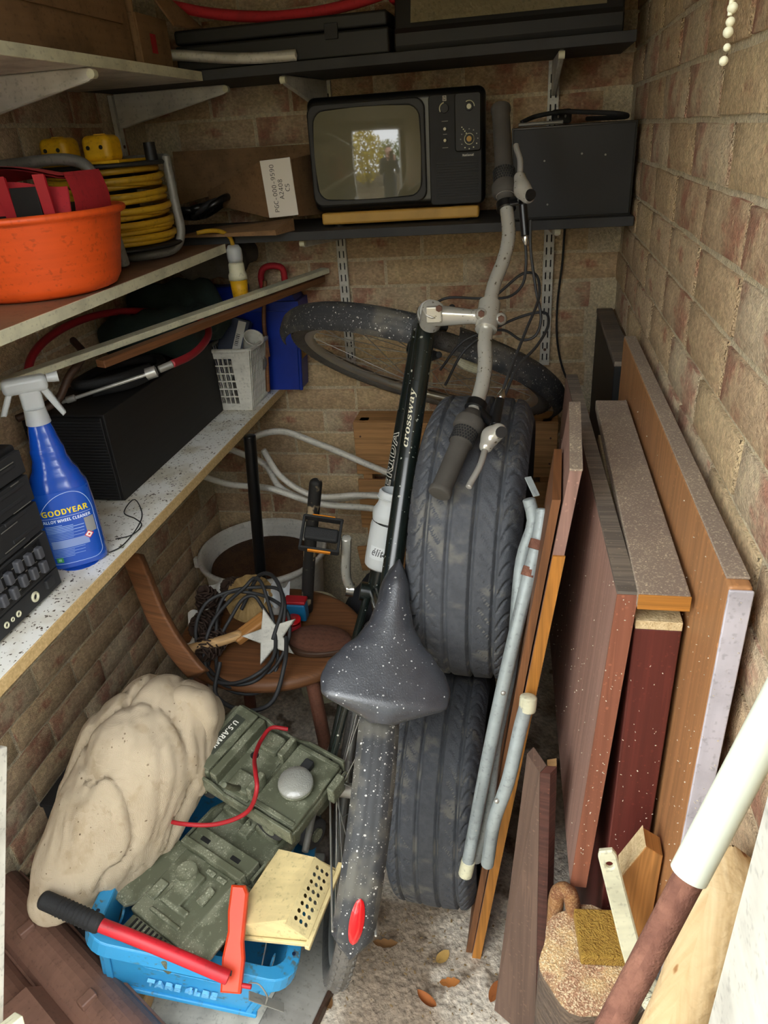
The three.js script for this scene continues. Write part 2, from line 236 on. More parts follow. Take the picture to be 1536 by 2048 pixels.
const fullBricks = [1, 2, 3, 4, 5].map((s) => brickGeo(0.215, s)), halfBricks = [6, 7].map((s) => brickGeo(0.1025, s));
function brickWall(name, len, mats, mortar, place, y0, y1, skip) {   // place(s) -> matrix for a wall whose front is local z = 0
  const wall = struct(name, box(len + 0.2, HC + 0.06, 0.1, 0.001).translate(len / 2, HC / 2, -0.0555), mortar); wall.applyMatrix4(place);
  let row = 0;
  for (let y = 0.0575 - 0.075; y < HC; y += 0.075, row++) {
    if (y < y0 || y > y1) continue;
    let x = (row % 2) * -0.1125 - 0.02 - (row % 3) * 0.006;
    while (x < len) {
      const half = rnd() < 0.08, L = half ? 0.1025 : 0.215, cx = x + L / 2, gi = (rnd() * 5) | 0, mi = (rnd() * 5) | 0, dz = rr(-0.0015, 0.0015), rz = rr(-0.006, 0.006);
      x += L + 0.0105;
      if (cx - L / 2 < -0.01 || cx + L / 2 > len + 0.01) { if (cx < 0.02 || cx > len - 0.02) continue; }
      if (skip && skip(cx, y)) continue;
      const b = part(wall, 'brick', half ? halfBricks[gi % 2] : fullBricks[gi], mats[mi]); b.position.set(cx, y, dz); b.rotation.z = rz;
    }
  }
  return wall;
}
const mb = (x, z, p) => new THREE.Matrix4().makeBasis(x, v(0, 1, 0), z).setPosition(p);
brickWall('wall_back', XR - XL, brickR, mortarR, mb(v(1, 0, 0), v(0, 0, 1), v(XL, 0, 0)), 0.3, 1.95);
brickWall('wall_right', ZF, brickR, mortarR, mb(v(0, 0, 1), v(-1, 0, 0), v(XR, 0, 0)), 0.0, 1.95);
brickWall('wall_left', ZF, brickR, mortarR, mb(v(0, 0, -1), v(1, 0, 0), v(XL, 0, ZF)), 0.1, 1.95);
struct('floor', at(box(XR - XL + 0.2, 0.08, ZF + 0.36, 0.001), (XL + XR) / 2, -0.04, ZF / 2 + 0.08), M.concrete);
struct('ceiling', at(box(XR - XL + 0.2, 0.08, ZF + 0.3, 0.001), (XL + XR) / 2, HC + 0.04, ZF / 2), M.whitePaint);
// front wall with the doorway the picture is taken through
const dl = -0.86, dr = 0.174, dh = 2.02;
struct('wall_front', merge([at(box(dl - XL + 0.1, HC, 0.11), (XL - 0.1 + dl) / 2, HC / 2, ZF + 0.055), at(box(XR + 0.1 - dr, HC, 0.11), (XR + 0.1 + dr) / 2, HC / 2, ZF + 0.055), at(box(dr - dl, HC - dh, 0.11), (dl + dr) / 2, (HC + dh) / 2, ZF + 0.055)]), brickR[0]);
struct('trim_1', at(box(0.035, dh, 0.12, 0.003), dr - 0.0185, dh / 2, ZF + 0.055), M.whitePaint);
struct('trim_2', at(box(0.035, dh, 0.12, 0.003), dl + 0.0185, dh / 2, ZF + 0.055), M.whitePaint);
struct('trim_3', at(box(dr - dl - 0.078, 0.035, 0.12, 0.003), (dl + dr) / 2, dh - 0.018, ZF + 0.055), M.whitePaint);
struct('ground', at(box(14, 0.06, 9, 0.001), 0, -0.05, ZF + 0.28 + 4.5), mat('#857c6c', 0.95, { map: T.concrete }));

// ================= shelves =================
// boards
function shelfBoard(name, label, x0, x1, y, th, z0, z1, m, edge, edgeSide) {
  const s = thing(name, label, 'shelf', [(x0 + x1) / 2, y - th, (z0 + z1) / 2]);
  part(s, 'board', at(box(x1 - x0, th, z1 - z0, 0.0015), 0, th / 2, 0), m);
  if (edgeSide === 'x') part(s, 'edge_strip', at(box(0.003, th * 1.02, z1 - z0, 0.001), (x1 - x0) / 2 + 0.0016, th / 2, 0), edge, 'pale worn front edge');
  else part(s, 'edge_strip', at(box(x1 - x0, th * 1.02, 0.003, 0.001), 0, th / 2, (z1 - z0) / 2 + 0.0016), edge);
  return s;
}
const SX = -0.738;
shelfBoard('wall_shelf', 'speckled white melamine shelf holding the stereo and the spray bottle', XL + 0.002, SX, 0.868, 0.022, 0.004, 1.70, M.melamine, mat('#fff6e2', 0.8, { map: T.chip }), 'x');
shelfBoard('wall_shelf', 'brown topped shelf with white edge under the orange bucket', XL + 0.002, SX, 1.319, 0.02, 0.33, 1.70, M.brownShelf, M.ivory, 'x');
shelfBoard('wall_shelf', 'white shelf with the cardboard boxes, carried by long white brackets', XL + 0.002, SX, 1.681, 0.018, 0.31, 1.70, M.whitePaint, M.ivory, 'x');
shelfBoard('wall_shelf', 'dark grey shelf under the television and the black loudspeaker', XL + 0.002, XR - 0.004, 1.336, 0.02, 0.004, 0.305, M.darkShelf, M.darkShelf, 'z');
shelfBoard('wall_shelf', 'dark grey shelf above the television carrying black cases', XL + 0.002, XR - 0.03, 1.684, 0.02, 0.004, 0.3, M.darkShelf, M.darkShelf, 'z');
// slotted uprights
function upright(x, z, y0, y1, turn, label) {
  const o = thing('slotted_upright', label, 'shelf upright', [x, y0, z], 'slotted shelf uprights'); o.rotation.y = turn;
  const holes = [], H = y1 - y0; for (let y = 0.014; y + 0.02 < H; y += 0.032) for (const s of [-1, 1]) holes.push(rrect(0.0035, 0.019, 0.0015, 2).map(([a, b]) => [a + s * 0.006, b + y + 0.01]));
  part(o, 'web', at(prism([[-0.0125, 0], [0.0125, 0], [0.0125, H], [-0.0125, H]], 0.002, 0.0004, holes), 0, 0, 0.011), M.whiteMetal);
  for (const s of [-1, 1]) part(o, 'flange', at(box(0.002, H, 0.011, 0.0004), s * 0.0125, H / 2, 0.0065), M.whiteMetal);
  part(o, 'backing', at(box(0.023, H - 0.002, 0.002, 0.0003), 0, H / 2, 0.002), M.charcoal);
  part(o, 'screw', rot(cyl(0.004, 0.004, 0.003, 12), PI / 2, 0, 0).translate(0, 0.045, 0.0125), M.rustBolt);
  return o;
}
upright(-0.525, 0.003, 0.895, 1.313, 0, 'white slotted upright on the back wall above the bicycle mudguard');
upright(0.046, 0.003, 0.915, 1.313, 0, 'white slotted upright on the back wall behind the looping bicycle cables');
upright(0.042, 0.003, 1.345, 1.662, 0, 'white slotted upright on the back wall above the black loudspeaker');
upright(-0.53, 0.003, 1.6, 1.662, 0, 'short visible piece of white upright above the television');
upright(XL + 0.003, 0.17, 1.5, 1.66, PI / 2, 'white upright on the side wall behind the yellow sockets');
upright(XL + 0.003, 0.78, 1.5, 1.66, PI / 2, 'white upright on the side wall under the cardboard boxes');
// brackets: tapering pressed-steel arms
function bracket(x, y, z, L, drop, turn, label) {
  const o = thing('shelf_bracket', label, 'shelf bracket', [x, y, z], 'white shelf brackets'); o.rotation.y = turn;
  part(o, 'arm', rot(prism([[0, 0], [L - 0.006, 0], [L, -0.004], [L, -0.014], [L - 0.012, -0.02], [0.012, -drop], [0, -drop]], 0.011, 0.002), 0, -PI / 2, 0), M.whiteMetal);
  part(o, 'end_cap', at(rot(cyl(0.0075, 0.0075, 0.013, 14), 0, 0, PI / 2), 0, -0.0095, L - 0.003), M.ivory);
  return o;
}
bracket(-0.525, 1.315, 0.016, 0.262, 0.035, -0.12, 'white bracket under the dark shelf left of the bicycle stem');
bracket(0.046, 1.315, 0.016, 0.25, 0.035, 0.05, 'white bracket under the dark shelf below the black loudspeaker');
bracket(-0.53, 1.663, 0.016, 0.27, 0.075, -0.1, 'white bracket under the upper dark shelf above the television');
bracket(0.042, 1.663, 0.016, 0.27, 0.075, 0.03, 'white bracket under the upper dark shelf above the loudspeaker cables');
bracket(XL + 0.016, 1.662, 0.17, 0.3, 0.075, PI / 2, 'long white bracket under the upper white shelf beside the yellow sockets');
bracket(XL + 0.016, 1.662, 0.78, 0.3, 0.075, PI / 2, 'long white bracket under the upper white shelf above the orange bucket');

// ================= things on the dark shelves =================
{ // television
  const tv = thing('television', 'small black portable television with grey screen on the dark shelf', 'television', [-0.315, 1.336, 0.255]); tv.rotation.set(-0.035, 0.05, 0); tv.scale.set(1.02, 1.055, 1);
  const W = 0.405, H = 0.262, b = 0.034;
  part(tv, 'base', at(box(0.375, 0.026, 0.13, 0.006, 2), 0, 0.019, -0.075), M.yellowOld, 'yellowed cream plastic base');
  for (const s of [-1, 1]) part(tv, 'foot', at(cyl(0.012, 0.012, 0.007), s * 0.15, 0.0035, -0.04), M.blackRub);
  part(tv, 'cabinet', merge([at(box(W, H - 0.03, 0.075, 0.018, 3), 0, b + (H - 0.03) / 2, -0.0475),
    hexGeo([[-W / 2 + 0.012, b + 0.004, -0.08], [W / 2 - 0.012, b + 0.004, -0.08], [W / 2 - 0.06, b + 0.02, -0.22], [-W / 2 + 0.06, b + 0.02, -0.22], [-W / 2 + 0.012, H - 0.004, -0.08], [W / 2 - 0.012, H - 0.004, -0.08], [W / 2 - 0.06, H - 0.05, -0.22], [-W / 2 + 0.06, H - 0.05, -0.22]].map((c) => c))]), M.blackGloss);
  const cx = -0.066, cy = b + 0.115, sw = 0.25, sh = 0.185;
  const bezel = part(tv, 'screen_surround', at(prism(shape(rrect(sw + 0.018, sh + 0.02, 0.022), [rrect(sw - 0.006, sh - 0.006, 0.03)]), 0.012, 0.003, [], 2), cx, cy, -0.006), M.black);
  part(bezel, 'screen', grid(24, 18, (u, w) => { const x = (u - 0.5) * 2, y = (w - 0.5) * 2; const sx = sw / 2 * x * (1 - 0.045 * y * y), sy = sh / 2 * y * (1 - 0.05 * x * x); return [cx + sx * 0.985, cy + sy * 0.985, 0.0175 - (sx * sx + sy * sy) / 0.9]; }), mat('#6d6b58', 0.07, { clearcoat: 1, clearcoatRoughness: 0.03 }), 'curved grey glass screen');
  // control strip
  const strip = part(tv, 'control_panel', at(prism(rrect(0.118, H - 0.045, 0.008), 0.006, 0.002), 0.135, b + 0.111, -0.009), M.charcoal);
  const raised = part(tv, 'tuner_panel', at(prism(rrect(0.058, 0.112, 0.007), 0.009, 0.002), 0.163, b + 0.163, -0.004), M.black);
  const bezelRing = (x, y, r) => at(new THREE.TorusGeometry(r, 0.0009, 6, 24), x, y, 0.0012);
  const knob = (p, n, x, y, r, z, m) => { const k = part(p, n, at(rot(cyl(r, r * 1.1, 0.008, 20), PI / 2, 0, 0), x, y, z), m); return k; };
  knob(raised, 'volume_knob', 0.166, b + 0.192, 0.008, 0.004, M.black); knob(raised, 'knob_cap', 0.166, b + 0.192, 0.005, 0.0065, M.ivory);
  part(raised, 'dial_arc', at(uvm(new THREE.TorusGeometry(0.0115, 0.001, 6, 20, 2.2)), 0.166, b + 0.192, 0.001), M.ivory);
  knob(raised, 'channel_knob', 0.166, b + 0.131, 0.0085, 0.004, M.black); knob(raised, 'knob_cap', 0.166, b + 0.131, 0.0055, 0.0065, M.yellowOld);
  part(raised, 'dial_ring', bezelRing(0.166, b + 0.131, 0.0105), M.ivory);
  for (let i = 0; i < 12; i++) { const a = i / 12 * 2 * PI; part(raised, 'dial_number', at(box(0.0026, 0.0022, 0.0006, 0.0002), 0.166 + 0.019 * Math.cos(a), b + 0.131 + 0.019 * Math.sin(a), 0.0009), i < 8 ? M.dullSteel : M.ivory); }
  for (let i = 0; i < 4; i++) part(raised, 'dial_pointer', at(box(0.0024, 0.0024, 0.0006, 0.0002), 0.150 + i * 0.0032, b + 0.154 - i * 0.004, 0.0009), M.ivory);
  const lx = 0.112;
  knob(strip, 'power_knob', lx, b + 0.192, 0.0085, -0.002, M.black); part(strip, 'dial_arc', at(uvm(new THREE.TorusGeometry(0.011, 0.0014, 6, 16, 2)).rotateZ(1.7), lx, b + 0.192, -0.0055), M.ivory);
  for (const y of [0.153, 0.131]) { knob(strip, 'small_knob', lx, b + y, 0.0045, -0.002, M.black); knob(strip, 'knob_cap', lx, b + y, 0.003, 0.001, M.ivory); }
  for (let i = 0; i < 14; i++) part(strip, 'grille_slat', at(box(0.095, 0.0026, 0.003, 0.0006), 0.139, b + 0.016 + i * 0.0054, -0.0055), M.black);
  const lm = mat('#ffffff', 0.6, { map: textTex(256, 64, (x) => { x.fillStyle = '#d8d4c8'; x.font = 'bold 52px sans-serif'; x.textAlign = 'center'; x.fillText('National', 128, 50); }, '#2b2c2e') });
  decal(strip, 'maker_name', 0.03, 0.0075, lm, [0.163, b + 0.1, -0.0058]);
  const im = mat('#ffffff', 0.6, { map: textTex(64, 64, (x) => { x.strokeStyle = '#d8d4c8'; x.lineWidth = 7; x.strokeRect(8, 6, 48, 52); x.fillStyle = '#d8d4c8'; x.font = 'bold 44px sans-serif'; x.textAlign = 'center'; x.fillText('N', 32, 48); }, '#2b2c2e') });
  decal(strip, 'maker_mark', 0.0095, 0.0105, im, [lx, b + 0.211, -0.0058]);
  for (const [y, w] of [[0.168, 0.014], [0.143, 0.009], [0.117, 0.013]]) part(strip, 'printed_line', at(box(w, 0.0012, 0.0005, 0.0001), lx, b + y, -0.0058), M.dullSteel);
}
{ // loudspeaker on the right of the shelf, back panel outwards
  const s = thing('loudspeaker', 'black loudspeaker box with dusty lid and cables on the dark shelf', 'loudspeaker', [0.083, 1.336, 0.15]);
  part(s, 'cabinet', at(box(0.265, 0.188, 0.25, 0.003), 0, 0.094, 0), M.black);
  part(s, 'front_edge', at(prism(shape([[-0.1325, 0], [0.1325, 0], [0.1325, 0.188], [-0.1325, 0.188]], [[[-0.1285, 0.004], [0.1285, 0.004], [0.1285, 0.184], [-0.1285, 0.184]]]), 0.003, 0.0006), 0, 0, 0.1262), M.blackGloss);
  for (const [x, y] of [[-0.06, 0.12], [0.02, 0.13], [0.07, 0.125], [-0.05, 0.03]]) part(s, 'screw', at(rot(cyl(0.0022, 0.0022, 0.002, 8), PI / 2, 0, 0), x, y, 0.1265), M.dullSteel);
  const c = solo('power_cable', tube([[-0.03, 1.535, 0.2], [0.0, 1.545, 0.17], [0.06, 1.55, 0.2], [0.12, 1.545, 0.22], [0.18, 1.538, 0.24], [0.2, 1.532, 0.2], [0.12, 1.533, 0.1]], 0.005), M.blackRub, 'black power cable lying across the top of the loudspeaker', 'cable');
  const p = thing('power_adapter', 'dark plug block lying on the loudspeaker lid', 'plug', [0.06, 1.5255, 0.13]);
  part(p, 'body', at(box(0.045, 0.03, 0.05, 0.006, 2), 0, 0.016, 0), M.charcoal); for (const x of [-0.008, 0.008]) part(p, 'pin', at(box(0.004, 0.006, 0.015), x, 0.016, 0.032), M.dullSteel);
  solo('metal_rod', tube([[-0.035, 1.53, 0.235], [0.06, 1.53, 0.245]], 0.004), M.dullSteel, 'thin dusty metal rod along the front edge of the loudspeaker lid', 'rod');
  solo('hanging_lead', tube([[0.085, 1.30, 0.02], [0.083, 1.2, 0.012], [0.075, 1.08, 0.012], [0.08, 0.98, 0.012], [0.1, 0.9, 0.014], [0.13, 0.84, 0.03]], 0.003), M.blackRub, 'thin black lead hanging down the back wall beside the slotted upright', 'cable');
}
// ---- upper dark shelf
{ const c = thing('tool_case', 'plain black plastic case on the upper dark shelf', 'case', [-0.555, 1.684, 0.155]);
  part(c, 'body', at(box(0.49, 0.05, 0.27, 0.006, 2), 0, 0.025, 0), M.black); part(c, 'lid', at(box(0.485, 0.028, 0.266, 0.006, 2), 0, 0.066, 0), M.black);
  part(c, 'latch', at(box(0.03, 0.03, 0.006), 0.12, 0.05, 0.137), M.charcoal);
  const r = thing('red_plastic_guard', 'curved red plastic guard lying on the black case', 'plastic guard', [-0.6, 1.7655, 0.16]);
  part(r, 'shell', grid(28, 10, (u, w) => { const a = -0.2 + u * 0.62, x = (a) * 1.0; const y = 0.004 + 0.05 * Math.pow(Math.abs(u - 0.45) * 2, 2) * (1 - w * 0.3); return [x, y + 0.035 * w, 0.1 - 0.16 * w]; }), M.redFab);
  part(r, 'rim', tube(Array.from({ length: 9 }, (_, i) => { const u = i / 8; return [-0.2 + u * 0.62, 0.008 + 0.05 * Math.pow(Math.abs(u - 0.45) * 2, 2), 0.1]; }), 0.011), M.redFab);
  part(r, 'clip', at(box(0.07, 0.035, 0.05, 0.008, 2), 0.32, 0.03, 0.07), M.red);
}
{ const c = thing('metal_box', 'long dented black metal box with worn bare metal on the upper dark shelf', 'metal box', [-0.065, 1.684, 0.15]);
  const prof = [[0.135, 0], [0.14, 0.012], [0.138, 0.034], [0.128, 0.044], [0.10, 0.118], [0.085, 0.128], [-0.12, 0.128], [-0.13, 0.118], [-0.13, 0]];
  part(c, 'body', rot(prism(prof.map(([z, y]) => [-z, y]), 0.47, 0.003), 0, PI / 2, 0), M.black);
  const worn = mat('#8d8468', 0.38, { metalness: 0.5, map: T.grime, ...bump(T.bump, 0.0015) });
  part(c, 'worn_front', grid(40, 6, (u, w) => { const x = -0.2 + u * 0.4, n = 0.004 * fbm(u, w, 6, 2, 3, 600) * Math.sin(PI * u); return [x, 0.052 + 0.06 * w, 0.1268 - 0.0225 * w + n + 0.0006]; }), worn, 'dented bare metal front');
  part(c, 'lid_flange', at(box(0.46, 0.008, 0.02, 0.003), 0, 0.132, 0.085), M.dullSteel);
  for (const x of [-0.19, 0.0, 0.19]) part(c, 'rivet', at(ball(0.003, 8, 6), x, 0.118, 0.105), M.steel);
}
solo('white_batten', tube([[-0.84, 1.722, 0.306], [-0.76, 1.713, 0.3045], [-0.68, 1.703, 0.303], [-0.6, 1.697, 0.303], [-0.515, 1.696, 0.303]], 0.011, { cap: 0.1, rs: 4 }), M.whitePaint, 'short bent white batten lying along the upper shelf before the black case', 'batten');
// ---- cardboard boxes on the upper white shelf
function carton(name, label, x, y, z, w, h, d, extra) {
  const c = thing(name, label, 'cardboard box', [x, y, z]); const t = 0.004;
  part(c, 'side', at(box(t, h, d, 0.001), w / 2 - t / 2, h / 2, 0), M.cardboard); part(c, 'side', at(box(t, h, d, 0.001), -w / 2 + t / 2, h / 2, 0), M.cardboard);
  part(c, 'end', at(box(w - 2 * t, h, t, 0.001), 0, h / 2, d / 2 - t / 2), M.cardboard); part(c, 'end', at(box(w - 2 * t, h, t, 0.001), 0, h / 2, -d / 2 + t / 2), M.cardboard);
  part(c, 'bottom', at(box(w - 2 * t, t, d - 2 * t, 0.001), 0, t / 2, 0), M.cardboard); extra && extra(c, w, h, d, t); return c;
}
carton('cardboard_box', 'long brown cardboard box with folded flap on the upper white shelf', -0.918, 1.681, 0.83, 0.22, 0.135, 0.72, (c, w, h, d, t) => {
  part(c, 'top_flap', rot(at(box(0.09, t, d - 0.01, 0.001), -0.045, 0, 0), 0, 0, 0.1).translate(w / 2, h + 0.004, 0), M.cardboard);
  part(c, 'outer_flap', at(box(0.004, 0.05, d * 0.82, 0.001), w / 2 + 0.004, h - 0.035, -0.03), M.cardboard);
});
carton('cardboard_box', 'small brown carton with red print and a hanging flap on the upper white shelf', -0.9, 1.681, 0.39, 0.21, 0.1, 0.14, (c, w, h, d, t) => {
  part(c, 'hanging_flap', hexGeo([[0.1, 0.185, 0.05], [0.14, 0.085, -0.03], [0.137, 0.082, -0.032], [0.097, 0.182, 0.048], [0.03, 0.19, -0.13], [0.15, 0.09, -0.17], [0.148, 0.086, -0.172], [0.028, 0.186, -0.132]].map((q) => q)), M.cardboard, 'grey-brown flap hanging over the edge');
  part(c, 'raised_flap', hexGeo([[-0.09, h, 0.066], [0.1, h, 0.066], [0.1, h, 0.07], [-0.09, h, 0.07], [-0.09, h + 0.1, 0.05], [0.1, h + 0.1, 0.05], [0.1, h + 0.1, 0.054], [-0.09, h + 0.1, 0.054]]), M.cardboard);
  part(c, 'printed_mark', at(box(0.0006, 0.035, 0.025, 0.0002), w / 2 + 0.0004, 0.05, 0.01), M.redFab);
});

// ================= things on the brown shelf =================
{ const b = thing('plastic_tub', 'round orange plastic tub with dirty side on the brown shelf', 'tub', [-0.862, 1.319, 0.885]);
  part(b, 'shell', lathe([[0, 0.001], [0.115, 0.001], [0.128, 0.006], [0.137, 0.02], [0.158, 0.12], [0.167, 0.124], [0.168, 0.13], [0.16, 0.133], [0.153, 0.126], [0.134, 0.024], [0.12, 0.01], [0, 0.008]], 64), M.orange);
  part(b, 'rim', at(rot(torus(0.163, 0.006, 10, 64), PI / 2, 0, 0), 0, 0.129, 0), M.orange);
  const r = thing('tool_pouch', 'red padded tool pouch with black panel folded into the orange tub', 'pouch', [-0.86, 1.385, 0.888]); r.scale.set(0.88, 1.0, 0.84);
  const sheet = (n, fn, m, th = 0.004) => { const a = grid(18, 8, fn), q = grid(18, 8, (u, w) => { const p = fn(1 - u, w); return [p[0], p[1] - th, p[2] - th * 0.5]; }); part(r, n, merge([a, q]), m); };
  part(r, 'inner_pad', at(rot(box(0.2, 0.02, 0.16, 0.008, 2), 0.05, 0.2, 0.02), 0.0, 0.06, 0), M.black);
  sheet('front_panel', (u, w) => [-0.03 + u * 0.165, 0.035 + w * 0.075 + 0.006 * Math.sin(u * 5), 0.085 - u * 0.02 - w * 0.02], M.redFab);
  sheet('top_flap', (u, w) => [-0.10 + u * 0.25, 0.118 + 0.022 * Math.sin(u * 2.6 + 0.4) - 0.02 * w * w, 0.09 - 0.15 * w], M.redFab);
  sheet('end_flap', (u, w) => [0.145 + 0.012 * Math.sin(w * 3), 0.04 + w * 0.085, 0.07 - u * 0.13], M.redFab);
  for (const x of [0.02, 0.1]) part(r, 'strap', hexGeo([[x, 0.03, 0.082], [x + 0.02, 0.03, 0.078], [x + 0.02, 0.03, 0.074], [x, 0.03, 0.078], [x, 0.125, 0.094], [x + 0.02, 0.125, 0.09], [x + 0.02, 0.122, 0.084], [x, 0.122, 0.088]]), M.red);
  part(r, 'mesh_window', at(box(0.055, 0.045, 0.004, 0.001), 0.068, 0.085, 0.083), M.black);
  part(r, 'side_curl', grid(14, 6, (u, w) => { const a = -0.4 + u * 2.4; return [-0.115 + 0.05 * Math.cos(a + 1.2), 0.06 + 0.055 * Math.sin(a), 0.1 - w * 0.13]; }), M.redFab);
}
{ const c = thing('cable_reel', 'yellow extension cable wound on a black drum in a grey tube stand', 'cable reel', [-0.892, 1.319, 0.545]);
  part(c, 'stand', merge([tube([[-0.12, 0.205, 0.165], [0.03, 0.207, 0.165], [0.062, 0.195, 0.165], [0.078, 0.16, 0.165], [0.083, 0.08, 0.155], [0.082, 0.012, 0.14]], 0.011), tube([[0.128, 0.2, -0.04], [0.13, 0.11, -0.04], [0.131, 0.05, -0.04], [0.118, 0.02, -0.03], [0.07, 0.011, 0.02], [-0.08, 0.011, 0.03]], 0.0095), tube([[0.128, 0.198, -0.04], [0.05, 0.198, -0.11], [-0.08, 0.198, -0.12]], 0.008)]), M.dullSteel);
  part(c, 'lower_flange', at(rot(lathe([[0, 0], [0.135, 0], [0.139, 0.004], [0.135, 0.008], [0, 0.008]], 48), 0, 0, 0), 0, 0.028, 0), M.black);
  part(c, 'upper_flange', at(lathe([[0, 0], [0.128, 0], [0.131, 0.004], [0.128, 0.008], [0, 0.008]], 48), 0, 0.187, 0), M.charcoal);
  part(c, 'hub', at(cyl(0.06, 0.06, 0.16, 24), 0, 0.11, 0), M.black);
  for (let i = 0; i < 15; i++) { const r = 0.112 + 0.006 * Math.sin(i * 2.1) + (i < 9 ? 0.005 : 0), y = 0.044 + i * 0.0095, ph = i * 1.7, t = 0.006 * Math.sin(i * 3.3); part(c, 'cable_turn', tube(Array.from({ length: 14 }, (_, k) => { const a = ph + k / 14 * 2 * PI; return [Math.cos(a) * (r + 0.003 * Math.sin(2 * a + i)), y + t * Math.sin(a + i), Math.sin(a) * r]; }), 0.0066, { closed: true, n: 42, rs: 8 }), M.yellowCable); }
  for (const [x, z, a] of [[-0.05, 0.06, 0.2], [0.035, 0.045, -0.1]]) { const k = part(c, 'socket', merge([at(box(0.062, 0.05, 0.06, 0.014, 3), x, 0.222, z), at(cyl(0.012, 0.012, 0.004), x, 0.247, z)]), M.yellow, 'yellow moulded socket'); for (const s of [-1, 1]) part(k, 'pin_hole', at(rot(cyl(0.004, 0.004, 0.002, 10), PI / 2, 0, 0), x + s * 0.014, 0.225, z + 0.0302), M.black); }
  part(c, 'socket_plate', at(box(0.17, 0.006, 0.12, 0.002), 0.005, 0.198, 0.03), M.yellow);
  part(c, 'winding_knob', at(cyl(0.012, 0.013, 0.034, 16), 0.1, 0.212, -0.03), M.black);
  const l = thing('cable_plug', 'clear and yellow site plug hanging off the brown shelf on its cable', 'plug', [-0.72, 1.188, 0.318]);
  part(l, 'cable', tube([[-0.055, 0.165, 0.075], [-0.035, 0.167, 0.06], [-0.012, 0.162, 0.035], [0.0, 0.145, 0.012], [0.0, 0.12, 0.0]], 0.005), M.yellowCable);
  part(l, 'cord_grip', at(lathe([[0, 0.086], [0.017, 0.086], [0.019, 0.096], [0.019, 0.116], [0.013, 0.126], [0, 0.128]], 20), 0, 0, 0), M.clear);
  part(l, 'collar', at(lathe([[0, 0.044], [0.0235, 0.044], [0.0235, 0.056], [0.02, 0.062], [0.0195, 0.08], [0.017, 0.086], [0, 0.087]], 24), 0, 0, 0), M.ivory);
  part(l, 'sleeve', lathe([[0, 0.002], [0.0165, 0.002], [0.0165, 0], [0.0195, 0], [0.0205, 0.02], [0.022, 0.044], [0, 0.044]], 24), M.yellow);
}
{ const c = thing('cardboard_carton', 'opened carton with white printed end lying beside the television', 'cardboard box', [-0.59, 1.336, 0.3]);
  const lab = mat('#ffffff', 0.85, { map: textTex(256, 430, (x) => { x.fillStyle = '#2c2a2a'; x.save(); x.translate(98, 400); x.rotate(-PI / 2 + 0.03); x.font = '52px monospace'; x.fillText('PGC-000-9590', 0, 0, 370); x.translate(100, 58); x.fillText('A2408', 0, 0, 190); x.translate(55, 58); x.fillText('CS', 0, 0); x.restore(); }, '#dcd6cb') });
  const end = part(c, 'printed_end', at(rot(box(0.074, 0.125, 0.003, 0.0008), 0, 0, 0.05), 0, 0.098, 0), M.paper, 'off-white printed end panel');
  decal(end, 'print', 0.072, 0.122, lab, [0, 0.098, 0.0017], [0, 0, 0.05]);
  part(c, 'side', hexGeo([[0.036, 0.034, 0], [0.039, 0.034, 0], [0.062, 0.02, -0.2], [0.059, 0.02, -0.2], [0.033, 0.158, 0], [0.036, 0.158, 0], [0.055, 0.165, -0.2], [0.052, 0.165, -0.2]]), M.cardboard);
  part(c, 'far_side', hexGeo([[-0.037, 0.034, -0.004], [-0.034, 0.034, -0.004], [-0.26, 0.06, -0.19], [-0.263, 0.06, -0.19], [-0.04, 0.158, -0.004], [-0.037, 0.158, -0.004], [-0.26, 0.09, -0.19], [-0.263, 0.09, -0.19]]), M.cardboard);
  part(c, 'floor_flap', hexGeo([[-0.27, 0.001, 0.03], [0.0, 0.001, 0.065], [0.02, 0.001, -0.02], [-0.24, 0.001, -0.16], [-0.27, 0.005, 0.03], [0.0, 0.013, 0.068], [0.02, 0.03, -0.02], [-0.24, 0.005, -0.16]]), M.cardboard);
  part(c, 'back_sheet', hexGeo([[-0.36, 0.06, -0.21], [0.0, 0.13, -0.24], [0.0, 0.13, -0.244], [-0.36, 0.06, -0.214], [-0.36, 0.19, -0.225], [0.03, 0.185, -0.255], [0.03, 0.185, -0.259], [-0.36, 0.19, -0.229]]), M.cardboard);
  const t = thing('tape_bundle', 'crumpled black bundle of tape beside the cable reel', 'tape', [-0.845, 1.3365, 0.22]);
  for (let i = 0; i < 4; i++) part(t, 'loop', rot(torus(0.03 + i * 0.004, 0.009, 8, 20), 1.2 + i * 0.15, i * 0.5, 0.2 * i).translate(0.02 * i - 0.02, 0.046 + 0.004 * i, -0.01 * i), i === 2 ? M.charcoal : M.blackGloss);
}

